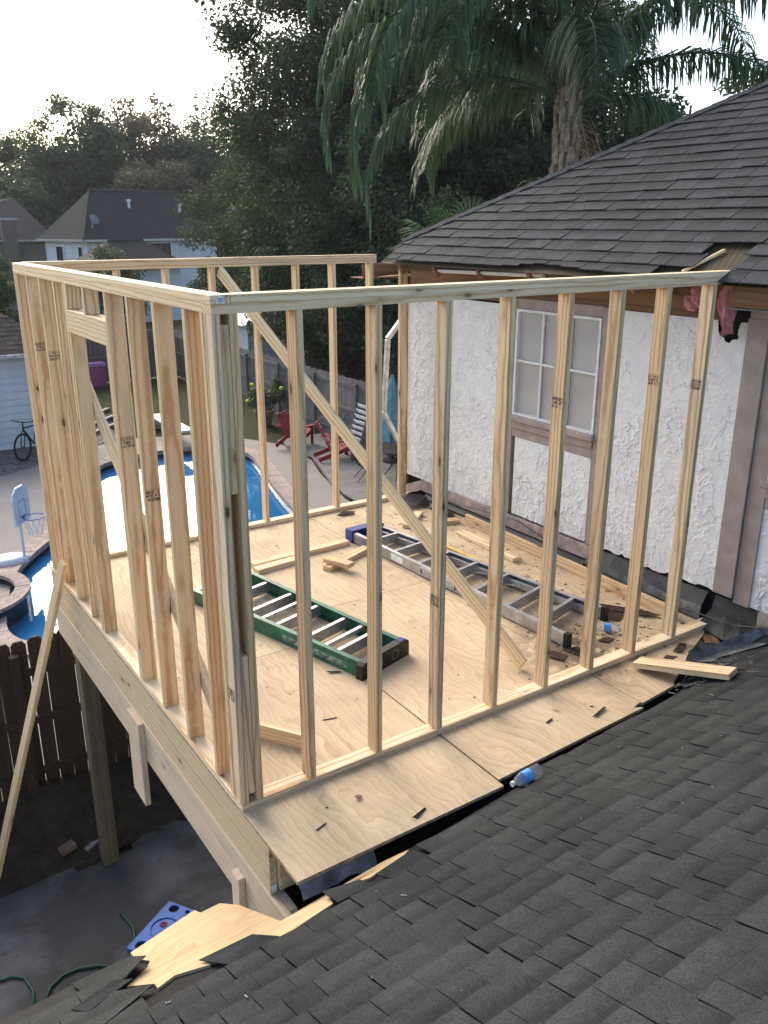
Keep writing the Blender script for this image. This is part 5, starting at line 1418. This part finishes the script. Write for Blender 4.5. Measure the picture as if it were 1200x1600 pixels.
obj("foliage", leaf_mesh("foliage", np.array([(10.42, 20.25, -2.05), (10.42, 20.25, -1.9)]), [.22, .2], 260, .08, M_SHRUB, 6), hb)
mb = MB()
for a in (0, 2.1, 4.2): mb.tube([(10.42 + .2 * math.cos(a), 20.25 + .2 * math.sin(a), -2.23), (10.42, 20.25, -1.55)], .005, 4)
mb.build("hanger", M_BLACKPL, hb)
sp = thing("spiky_plant", "spiky green potted plant beside the white slatted chair", "potted plant", (10.2, 16.3, GZ + .07))
MB().lathe([(0.0, .0), (.17, .0), (.22, .32), (.18, .32), (0, .28)], 16, (10.2, 16.3, GZ + .07)).build("pot", M_BLACKPL, sp)
mb = MB(); r_ = random.Random(3)
for i in range(46):
    a = r_.uniform(0, 6.28); l = r_.uniform(.35, .7); b0 = Vector((10.2, 16.3, GZ + .36)); dr = Vector((math.cos(a), math.sin(a), 0))
    p1 = b0 + dr * l * .4 + Vector((0, 0, l * .75)); p2 = b0 + dr * l * .95 + Vector((0, 0, l * .6)); sd = Vector((-dr.y, dr.x, 0)) * .018
    mb.add([b0 - sd, b0 + sd, p1 + sd, p1 - sd, p2], [[0, 1, 2, 3], [3, 2, 4]])
mb.build("blades", M_SHRUB, sp)

# pink cooler and diving board
ck = thing("cooler", "pink cooler standing by the far fence", "cooler", (7.3, 28.9, GZ))
box("cooler_body", 6.95, 7.65, 28.7, 29.15, GZ + .02, GZ + .75, M_COOLER, ck, .03)
box("lid", 6.92, 7.68, 28.67, 29.18, GZ + .755, GZ + .90, plain("pale pink lid", (0.45, 0.20, 0.42), .6), ck, .03)
dv = thing("diving_board", "white diving board at the far end of the pool", "diving board", (6.75, 19.6, GZ))
board("plank", (6.70, 18.35, GZ + .45), (6.88, 21.2, GZ + .38), (0, 0, 1), 0.46, 0.05, M_WHITEPL, dv, .015)
for yy in (19.6, 21.0):
    box("stand", 6.62, 6.98, yy - .06, yy + .06, GZ + .004, GZ + .36, M_GUTTER, dv, .01)

# things on the concrete slab
bd = thing("plastic_game_board", "bright blue plastic panel with round holes lying on the concrete slab", "panel", (0.24, 2.57, GZ + .02))
A = Vector((-0.06, 2.50)); B_ = Vector((0.42, 2.80)); Cc = Vector((0.53, 2.64)); uu = (B_ - A); vv = (Cc - B_)
Lu, Lv = uu.length, vv.length * 1.6; uu.normalize(); vv = Vector((uu.y, -uu.x))
z0, z1 = GZ + .024, GZ + .055
outer = [(0, 0), (Lu, 0), (Lu, Lv), (0, Lv)]
def circ(cu, cv, r, n=18): return [(cu + r * math.cos(2 * math.pi * i / n), cv + r * math.sin(2 * math.pi * i / n)) for i in range(n)]
holes = [circ(Lu * .90, Lv * .30, .045), circ(Lu * .93, Lv * .72, .022), circ(Lu * .84, Lv * .80, .022), circ(Lu * .12, Lv * .30, .05), circ(Lu * .10, Lv * .78, .025)]
def local_panel(name, outer, holes, z, mat, parent):
    P, E_ = [], []
    for lp in [outer] + holes:
        o0 = len(P); P += [Vector(p) for p in lp]; E_ += [(o0 + i, o0 + (i + 1) % len(lp)) for i in range(len(lp))]
    r = geometry.delaunay_2d_cdt(P, E_, [], 1, 1e-5)
    W_ = lambda p, z: (A.x + uu.x * p[0] + vv.x * p[1], A.y + uu.y * p[0] + vv.y * p[1], z)
    F = []
    for f in r[2]:
        c_ = sum((r[0][i] for i in f), Vector((0, 0))) / len(f)
        if not any(inpoly(c_, h) for h in holes): F.append(list(f))
    nv = len(r[0]); V = [W_(p, z) for p in r[0]] + [W_(p, z - .028) for p in r[0]]
    F2 = F + [[nv + i for i in f][::-1] for f in F]
    for lp0, lp in enumerate([outer] + holes):
        s0 = sum(len(l) for l in ([outer] + holes)[:lp0]); n = len(lp)
        F2 += [[s0 + i, s0 + (i + 1) % n, nv + s0 + (i + 1) % n, nv + s0 + i] for i in range(n)]
    return wobj(name, V, F2, mat, parent)
local_panel("panel_body", outer, holes, z1, M_BOARDBLUE, bd)
c0 = (Lu * .52, Lv * .5); W_ = lambda p, z: Vector((A.x + uu.x * p[0] + vv.x * p[1], A.y + uu.y * p[0] + vv.y * p[1], z))
MB().tube([W_((c0[0] + .115 * math.cos(t), c0[1] + .115 * math.sin(t)), z1 + .004) for t in [2 * math.pi * i / 24 for i in range(25)]], .007, 6, False).build("raised_ring", M_BOARDBLUE, bd)
for q in ((.03, -.03), (-.05, .03)):
    o_ = MB().lathe([(0.0, .0), (.035, .0), (.034, .0015), (0, .0015)], 9, W_((c0[0] + q[0], c0[1] + q[1]), z1 + .001)).build("red_mark", plain("faded red print", (0.16, 0.03, 0.08), .7, .2, 0, .5, 60), bd)
def hose(label, pts):
    P = [Vector(p) for p in pts]
    tag(MB().tube(P, .011, 8).build("garden_hose", M_HOSE, smooth=True), label, "hose", "dark green hose loops on the slab")
zz = GZ + .034
hose("dark green hose loop on the slab at the far left", [(-1.35, 2.45, zz), (-1.2, 2.66, zz), (-1.0, 2.76, zz), (-0.91, 2.75, zz), (-0.83, 2.68, zz), (-0.80, 2.52, zz), (-.83, 2.3, zz)])
hose("dark green hose arc on the slab beside the torn roof edge", [(-0.74, 2.36, zz), (-0.68, 2.47, zz), (-0.57, 2.53, zz), (-0.45, 2.53, zz), (-0.30, 2.47, zz), (-.1, 2.3, zz)])
hose("short dark green hose piece beside the blue panel", [(0.02, 2.92, zz), (0.04, 2.84, zz), (0.06, 2.70, zz), (0.02, 2.5, zz), (-.05, 2.3, zz)])
single("brick_offcut", "small pale block lying on the soil below the brown fence", "block", (-0.22, 3.98, GZ + .05), (-0.08, 4.02, GZ + .06), (0, 0, 1), .09, .06, M_TERRA)
single("lumber_piece", "short weathered stick on the soil near the dark post", "lumber", (0.0, 3.90, GZ + .03), (0.22, 4.02, GZ + .04), (0, 0, 1), .06, .03, M_DECKB)
for i, (x0, y0, x1, y1) in enumerate(((4.3, 20.6, 6.1, 22.2), (4.6, 21.6, 6.2, 23.2), (4.9, 22.8, 6.4, 24.4))):
    single("garden_tie", ["nearest", "middle", "farthest"][i] + " weathered timber edging in the gravel before the lawn", "timber edging", (x0, y0, GZ + .05), (x1, y1, GZ + .05), (0, 0, 1), .14, .10, M_DECKB)

# ------------------------------------------------------------------ neighbouring buildings
def lap_wall(name, p0, p1, z0, z1, out, mat, parent, lap=0.19):
    """horizontal siding boards, each a tilted plank"""
    p0, p1, out = Vector((*p0, 0)), Vector((*p1, 0)), Vector((*out, 0)).normalized()
    MB().prism([p0 + Vector((0, 0, z0)), p1 + Vector((0, 0, z0)), p1 - out * .2 + Vector((0, 0, z0)), p0 - out * .2 + Vector((0, 0, z0))], (0, 0, 0), (0, 0, z1 - z0)).build(name, mat, parent)
    z = z0 + .02
    while z < z1 - .05:
        a = out * .045 + Vector((0, 0, z)); b = out * .006 + Vector((0, 0, min(z + lap, z1)))
        c_ = out * .001 + Vector((0, 0, z))
        wobj("siding_board", [p0 + a, p1 + a, p1 + b, p0 + b, p0 + c_, p1 + c_], [[0, 1, 2, 3], [4, 5, 1, 0], [0, 3, 4], [1, 5, 2]], mat, parent)
        z += lap
ga = thing("garage", "white sided garage with brown shingled roof behind the bicycle", "garage", (0, 22, GZ))
lap_wall("wall", (-7, 20.8), (4.0, 20.8), GZ, -0.45, (0, -1), M_SIDING, ga)
box("side_wall", 3.8, 4.0, 20.81, 26, GZ, -0.46, M_SIDING, ga, .002)
gr = MB().add([(-7.4, 20.3, -.42), (4.4, 20.3, -.42), (1.2, 23.5, 1.75), (-7.4, 23.5, 1.75), (4.4, 26.7, -.42), (-7.4, 26.7, -.42)], [[0, 1, 2, 3], [1, 4, 2], [3, 2, 4, 5], [0, 3, 5], [0, 5, 4, 1]]).build("roof", M_FELT, ga)
tabs = []; rs = random.Random(9)
for i in range(22):
    y0 = 20.29 + i * .148; zf = lambda y: -.42 + (y - 20.3) * .678
    xr = 4.4 - (y0 - 20.3); x = -3.2
    while x < xr:
        wd = rs.uniform(.16, .32); xb = min(x + wd, xr) - .006
        if xb - x > .03:
            y1 = y0 + .17; h = rs.choice([.012, .02, .028])
            top = [(x, y0, zf(y0) + h), (xb, y0, zf(y0) + h), (min(xb, 4.4 - (y1 - 20.3)), y1, zf(y1) + .004), (min(x, 4.4 - (y1 - 20.3)), y1, zf(y1) + .004)]
            tabs.append([(a, b, c - .01) for a, b, c in (top[0], top[3], top[2], top[1])] + [top[0], top[3], top[2], top[1]])
        x += wd
place_tabs(tabs, M_SHING_B, gr, 290)
box("gutter", -7.4, 4.4, 20.2, 20.295, -.52, -.42, M_GUTTER, ga, .01)

def gable_house(): pass
fh = thing("neighbour_house", "far two-storey house with one broad dark hip roof and white siding beyond the trees", "house", (17, 58, GZ))
E0, RZ1 = 1.80, 4.9
HO, HU, HV = Vector((14.5, 54.83, 0)), Vector((.95, .312, 0)), Vector((-.312, .95, 0))
hq = lambda u, v, z: HO + HU * u + HV * v + Vector((0, 0, z))
q2 = lambda u, v: (hq(u, v, 0).x, hq(u, v, 0).y)
lap_wall("wall", q2(.45, .4), q2(11.4, .4), GZ, E0, (-HV.x, -HV.y), M_SIDING, fh, .3)
lap_wall("side_wall", q2(.4, 5.1), q2(.4, .41), GZ, E0, (-HU.x, -HU.y), M_SIDINGW, fh, .3)
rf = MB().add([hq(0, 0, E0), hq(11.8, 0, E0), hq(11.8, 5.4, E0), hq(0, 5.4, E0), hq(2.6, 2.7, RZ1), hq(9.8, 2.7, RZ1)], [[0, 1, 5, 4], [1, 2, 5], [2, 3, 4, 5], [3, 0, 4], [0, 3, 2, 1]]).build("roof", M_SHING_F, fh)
MB().tube([hq(2.6, 2.7, RZ1 + .02), hq(9.8, 2.7, RZ1 + .02)], .10, 6).build("ridge_cap", M_SHING_F, rf)
MB().tube([hq(0, 0, E0 + .04), hq(2.6, 2.7, RZ1 + .02)], .07, 6).build("ridge_cap", M_SHING_F, rf)
MB().bar(hq(0, -.06, E0 - .07), hq(11.8, -.06, E0 - .07), .12, .14).build("gutter", M_GUTTER, fh)
MB().bar(hq(-.06, 0, E0 - .07), hq(-.06, 5.4, E0 - .07), .12, .14).build("gutter", M_GUTTER, fh)
MB().tube([hq(.3, .25, E0 - .1), hq(.36, .3, GZ)], .05, 6).build("downpipe", M_WHITE, fh)
for u_, v_ in ((5.0, 1.8), (9.2, 1.6)):
    MB().lathe([(0, .45), (.16, .45), (.16, .3), (.09, .28), (.09, -.2)], 10, hq(u_, v_, E0 + v_ * 1.148 + .05)).build("roof_vent", M_WHITE, rf)
sd_ = MB(); sd_.lathe([(0.0, 0.0), (.2, .03), (.36, .12)], 16, hq(1.2, .5, 3.0), (0.4, -.8, .5)); sd_.build("satellite_dish", M_STEEL, rf, smooth=True)
MB().tube([hq(1.2, .55, 3.0), hq(1.1, .6, 2.5), hq(1.1, .7, 2.35)], .04, 6).build("dish_arm", M_GUTTER, rf)
def far_window(x0, x1, z0, z1, y, parent):
    w_ = box("window", x0 - .08, x1 + .08, y - .06, y - .032, z0 - .08, z1 + .08, M_WHITE, parent, .005)
    box("pane", x0, x1, y - .075, y - .062, z0, z1, M_DARKGLASS, w_, .002)
for v_ in (2.9, .7):
    wd_ = .45 if v_ > 2 else .28
    w_ = MB().bar(hq(.33, v_, .75), hq(.33, v_ + 2 * wd_, .75), 1.35, .05, -HU).build("window", M_WHITE, fh)
    MB().bar(hq(.29, v_ + .1, .75), hq(.29, v_ + 2 * wd_ - .1, .75), 1.15, .03, -HU).build("pane", M_DARKGLASS, w_)
w_ = MB().bar(hq(5.0, .33, .9), hq(7.2, .33, .9), 1.35, .05, -HV).build("window", M_WHITE, fh)
MB().bar(hq(5.1, .29, .9), hq(7.1, .29, .9), 1.2, .03, -HV).build("pane", M_DARKGLASS, w_)
# low roof in front of that house
lr = thing("outbuilding", "low grey hip-roofed outbuilding in front of the far house", "outbuilding", (16.2, 51, GZ))
box("wall", 13.6, 18.8, 49.6, 53.4, GZ, .3, M_SIDING, lr, .005)
MB().add([(12.9, 49.0, .25), (19.4, 49.0, .25), (19.4, 54.0, .25), (12.9, 54.0, .25), (15.0, 51.4, 1.8), (17.2, 51.4, 1.8)], [[0, 1, 5, 4], [1, 2, 5], [2, 3, 4, 5], [3, 0, 4], [0, 3, 2, 1]]).build("roof", M_SHING_F, lr)
MB().tube([(15.0, 51.4, 1.82), (17.2, 51.4, 1.82)], .08, 6).build("ridge_cap", M_SHING_F, lr)
# brick neighbour at the far left
bh = thing("neighbour_house", "brown brick house with chimney at the far left behind the trees", "house", (9, 60, GZ))
box("wall", 4.5, 14.4, 63.0, 71, GZ, 1.75, M_BRICK, bh, .005)
r2 = MB().add([(4.0, 62.5, 1.7), (14.8, 62.5, 1.7), (14.8, 71.5, 1.7), (4.0, 71.5, 1.7), (9.6, 67.0, 3.9), (13.0, 67.0, 4.6)], [[0, 1, 5, 4], [1, 2, 5], [2, 3, 4, 5], [3, 0, 4], [0, 3, 2, 1]]).build("roof", M_SHING_F, bh)
ch = box("chimney", 11.1, 12.0, 62.0, 62.7, GZ, 3.0, M_BRICK, bh, .01)
box("chimney_cap", 11.0, 12.1, 61.9, 62.8, 3.0, 3.15, M_GUTTER, ch, .01)
far_window(9.9, 10.6, 0.2, 1.3, 63.0, bh)
box("gutter", 4.0, 14.8, 62.38, 62.49, 1.58, 1.7, M_GUTTER, bh, .01)
ws = thing("garden_shed", "small white shed roof peeking over the grey fence", "shed", (14.2, 27, GZ))
box("wall", 12.9, 15.4, 27.5, 30, GZ, -0.9, M_SIDING, ws, .005)
MB().add([(12.6, 27.2, -.95), (15.7, 27.2, -.95), (15.7, 30.3, -.95), (12.6, 30.3, -.95), (14.15, 27.2, -.25), (14.15, 30.3, -.25)], [[0, 4, 5, 3], [1, 2, 5, 4], [0, 1, 4], [2, 3, 5], [0, 3, 2, 1]]).build("roof", M_WHITE, ws)

# ------------------------------------------------------------------ trees
# big oak whose crown fills the top of the picture
tree("oak_tree", "tall dark oak whose airy crown reaches the top edge of the photo", (16.6, 25.9, GZ), None, (16.5, 25.6, 7.6), (5.2, 5.4, 6.6), 210, 95000, 0.155, M_OAK2, 101, 0.38, 0.15, None, 0.25, 34)
tree("oak_tree", "broad dark oak just right of the tall airy oak, behind the palm", (20.5, 22.8, GZ), None, (20.0, 22.4, 6.8), (5.6, 5.4, 6.0), 200, 84000, 0.17, M_OAK, 102, 0.35, 0.17, None, 0.25, 26)
tree("oak_tree", "dense low oak over the grey fence in the middle", (14.0, 22.0, GZ), None, (13.9, 21.6, 1.9), (3.3, 4.6, 4.0), 170, 72000, 0.14, M_OAK, 103, 0.28, 0.2, None, 0.25, 18)
tree("oak_tree", "dense dark tree left of the tall oak, beside the far house", (18.0, 31.2, GZ), None, (17.9, 30.9, 2.2), (4.6, 5.2, 4.8), 190, 84000, 0.155, M_OAK2, 104, 0.3, 0.18, None, 0.25, 18)
tree("oak_tree", "dark tree behind the palm trunk at the house's back corner", (17.2, 15.6, GZ), None, (16.6, 15.6, 3.2), (4.2, 4.6, 4.6), 170, 66000, 0.15, M_OAK, 105, 0.3, 0.18, None, 0.25, 16)
tree("oak_tree", "dark tree above the shingled roof at the right edge", (26, 17.5, GZ), None, (25.2, 17.5, 3.6), (6.2, 5.5, 4.0), 150, 50000, 0.20, M_OAK2, 106, 0.3, 0.16, None, 0.25, 20)
tree("oak_tree", "shaded understorey tree right over the grey fence and chairs", (13.2, 16.3, GZ), None, (13.2, 16.0, 0.6), (2.0, 4.8, 2.9), 130, 36000, 0.15, M_OAK, 107, 0.2, 0.22, None, 0.2, 12)
tree("oak_tree", "shadowy tree closing the gap behind the house corner", (13.6, 10.4, GZ), None, (13.4, 10.2, 0.8), (2.4, 4.0, 3.2), 130, 34000, 0.16, M_OAK, 108, 0.2, 0.22, None, 0.2, 12)
tree("shrub_tree", "bushy tree in front of the far dark-roofed house", (17.5, 36.9, GZ), None, (17.4, 36.7, -0.4), (2.6, 2.6, 2.3), 90, 20000, 0.17, M_OAK2, 109, 0.18, 0.22, None, 0.2, 10)
tree("shrub_tree", "leafy shrub rising before the low outbuilding roof", (12.7, 43.5, GZ), None, (12.6, 43.5, -0.4), (2.2, 2.0, 2.0), 60, 9000, 0.17, M_FAR, 110, 0.15, 0.22, None, 0.2, 8)
tree("shrub_tree", "green bush beside the garage roof at the left edge", (3.6, 30.5, GZ), None, (3.5, 30.6, -0.3), (1.8, 1.8, 2.4), 80, 15000, 0.17, M_FAR, 111, 0.15, 0.22, None, 0.2, 8)
# far tree line against the glow
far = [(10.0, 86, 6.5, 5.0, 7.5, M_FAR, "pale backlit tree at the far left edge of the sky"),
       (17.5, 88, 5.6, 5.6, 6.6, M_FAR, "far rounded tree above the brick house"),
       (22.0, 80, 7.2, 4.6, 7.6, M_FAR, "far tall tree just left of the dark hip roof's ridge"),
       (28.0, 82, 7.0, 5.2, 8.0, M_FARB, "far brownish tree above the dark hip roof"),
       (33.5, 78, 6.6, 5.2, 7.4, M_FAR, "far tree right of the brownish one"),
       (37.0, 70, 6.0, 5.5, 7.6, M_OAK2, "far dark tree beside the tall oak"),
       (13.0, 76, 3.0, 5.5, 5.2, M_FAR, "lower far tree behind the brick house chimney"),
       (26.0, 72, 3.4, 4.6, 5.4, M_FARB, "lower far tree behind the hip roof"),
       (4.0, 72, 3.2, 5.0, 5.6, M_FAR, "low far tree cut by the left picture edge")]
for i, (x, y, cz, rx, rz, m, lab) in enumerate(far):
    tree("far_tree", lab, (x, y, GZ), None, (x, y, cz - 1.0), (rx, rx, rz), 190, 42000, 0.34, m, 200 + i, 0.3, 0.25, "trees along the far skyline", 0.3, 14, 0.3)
# closing wood far behind everything
rr_ = np.random.default_rng(5)
cs = np.stack([rr_.uniform(-30, 90, 340), rr_.uniform(95, 110, 340), rr_.uniform(-2, 5.5, 340)], 1)
tag(obj("distant_woods", leaf_mesh("distant_woods", cs, np.full(340, 2.6), 42000, 0.7, M_FAR, 9)), "distant band of woods along the horizon", "woods", kind="stuff")

# ------------------------------------------------------------------ queen palm
pm = thing("palm_tree", "queen palm with long drooping fronds behind the shingled roof", "palm tree", (7.65, 5.75, GZ))
PX, PY, PZ = 7.65, 5.75, 4.35
mb = MB(); mb.tube([(PX, PY, GZ - .1), (PX + .05, PY, 0.5), (PX, PY, 3.0), (PX, PY, PZ)], [.20, .15, .145, .13], 14); mb.build("trunk", M_PALMBARK, pm, smooth=True)
rp = random.Random(17)
for i in range(34):
    a = i * 2.4; z = 2.7 + i * .048; d = Vector((math.cos(a), math.sin(a), 0)); s = Vector((-d.y, d.x, 0))
    b0 = Vector((PX, PY, z)) + d * .10; l = rp.uniform(.35, .75); t_ = b0 + d * (.03 + .06 * l) + Vector((0, 0, l)); w0 = rp.uniform(.040, .065)
    MB().add([b0 - s * w0, b0 + s * w0, b0 + s * w0 * .8 + d * .05, b0 - s * w0 * .8 + d * .05, t_ - s * .022, t_ + s * .022, t_ + s * .02 + d * .03, t_ - s * .02 + d * .03],
             [[0, 1, 5, 4], [3, 7, 6, 2], [0, 4, 7, 3], [1, 2, 6, 5], [4, 5, 6, 7]]).build("leaf_base", M_PALMBOOT, pm)
def frond(az, elev, L, droop, seed, leaf=0.74, n=70):
    r = np.random.default_rng(seed)
    d = np.array([math.cos(az), math.sin(az), 0.0]); up = np.array([0, 0, 1.0]); sd = np.cross(up, d)
    ts = np.linspace(0, 1, 22); pts = []; p = np.array([PX, PY, PZ]) + d * .1; e = elev
    for i in range(22):
        pts.append(p.copy()); e_ = elev - droop * (ts[i] ** 1.35); p = p + (d * math.cos(e_) + up * math.sin(e_)) * L / 21
    pts = np.array(pts); V = []; F = []
    m_ = MB().tube(pts, list(.026 * (1 - ts) + .004), 5); V += [tuple(v) for v in m_.v]; F += m_.f
    tt = np.linspace(.16, .995, n)
    for t in tt:
        k_ = t * 21; i = min(int(k_), 20); b = pts[i] + (pts[i + 1] - pts[i]) * (k_ - i)
        tg = pts[i + 1] - pts[i]; tg /= np.linalg.norm(tg)
        for s in (-1, 1):
            for c_ in range(2):
                l = leaf * (0.55 + .45 * math.sin(min(1, t * 1.25) * math.pi * .8 + .35)) * r.uniform(.8, 1.1)
                o = sd * s * r.uniform(.45, 1.0) + tg * r.uniform(.3, .75) + up * r.uniform(-.25, .35); o /= np.linalg.norm(o)
                w_ = np.cross(o, up); w_ /= max(1e-6, np.linalg.norm(w_)); w_ = (w_ * .8 + up * r.uniform(-.5, .5)) * .0105
                q1 = b + o * l * .42 - up * l * .05; o2 = o * .55 - up * .85; o2 /= np.linalg.norm(o2)
                q2 = q1 + o2 * l * .36; o3 = o * .2 - up; o3 /= np.linalg.norm(o3); q3 = q2 + o3 * l * .32
                z = len(V); V += [tuple(b - w_), tuple(b + w_), tuple(q1 + w_ * 1.5), tuple(q1 - w_ * 1.5), tuple(q2 + w_ * 1.2), tuple(q2 - w_ * 1.2), tuple(q3)]
                F += [[z, z + 1, z + 2, z + 3], [z + 3, z + 2, z + 4, z + 5], [z + 5, z + 4, z + 6]]
    return wobj("frond", V, F, M_PALM, pm, origin=(PX, PY, PZ))
rp = random.Random(4)
# azimuths are world angles; screen left is about 146 degrees, screen right -34
fr_list = [(146, 52, 4.5, 2.75), (140, 66, 4.6, 2.75), (160, 40, 4.0, 2.6), (-125, 48, 3.0, 2.6), (150, 22, 3.6, 2.2), (172, 62, 4.0, 2.9), (120, 60, 4.0, 2.6), (-28, 30, 3.3, 1.15), (-42, 62, 3.8, 2.2), (-12, 66, 3.8, 2.5), (20, 66, 3.8, 2.5), (60, 60, 3.9, 2.5), (95, 56, 4.0, 2.6), (-100, 78, 3.6, 2.7), (-160, 68, 3.9, 2.8), (40, 80, 3.6, 2.2), (-140, 85, 3.6, 2.2), (200, 78, 4.0, 2.7), (150, 76, 4.6, 2.5), (110, 20, 2.8, 1.8), (-30, 8, 2.4, 1.6)]
for i, (az, el, L, dr) in enumerate(fr_list):
    frond(math.radians(az + rp.uniform(-4, 4)), math.radians(el), L, dr, 300 + i)
# dead brown fronds hanging against the trunk
for i, az in enumerate((20,)):
    o_ = frond(math.radians(az), math.radians(-35), 1.9, 1.1, 400 + i, 0.5, 40); o_.data.materials[0] = M_PALMBOOT
# small fan palm behind the eave
fp = thing("fan_palm", "low green fan palm tucked behind the roof hip under the queen palm", "palm", (7.0, 6.9, GZ))
MB().tube([(7.0, 6.9, GZ), (7.0, 6.9, 2.2)], .12, 10).build("trunk", M_PALMBARK, fp)
rp = random.Random(8)
for i in range(15):
    az = i * 2.4; el = rp.uniform(.1, 1.25); d = Vector((math.cos(az) * math.cos(el), math.sin(az) * math.cos(el), math.sin(el)))
    b0 = Vector((7.0, 6.9, 2.2)); hub = b0 + d * rp.uniform(.5, .8); mb = MB(); mb.tube([b0, hub], .012, 5)
    sd = d.cross(Vector((0, 0, 1))).normalized(); upv = sd.cross(d)
    for k_ in range(22):
        a = (k_ / 21 - .5) * 4.0; o = d * math.cos(a) + sd * math.sin(a); w_ = (o.cross(upv)).normalized() * .016
        l = .62 * (1 - .18 * abs(a) / 2); m1 = hub + o * l * .6; tip = hub + o * l + Vector((0, 0, -.14))
        mb.add([hub - w_ * .3, hub + w_ * .3, m1 + w_, m1 - w_, tip], [[0, 1, 2, 3], [3, 2, 4]])
    mb.build("fan_leaf", M_FANP, fp)

# ------------------------------------------------------------------ evening air
k = NT("evening haze"); out_ = k.n["Material Output"]; k.n.remove(k.b)
pv = k.node("VolumePrincipled"); pv.inputs["Color"].default_value = (0.93, 0.95, 0.98, 1); pv.inputs["Density"].default_value = 0.00035; pv.inputs["Anisotropy"].default_value = 0.1
k.L(pv.outputs[0], out_.inputs["Volume"])
tag(MB().bx(-70, 130, -40, 135, -4.2, 18.5).build("haze", k.m), "thin evening haze filling the air of the neighbourhood", "haze", kind="stuff")
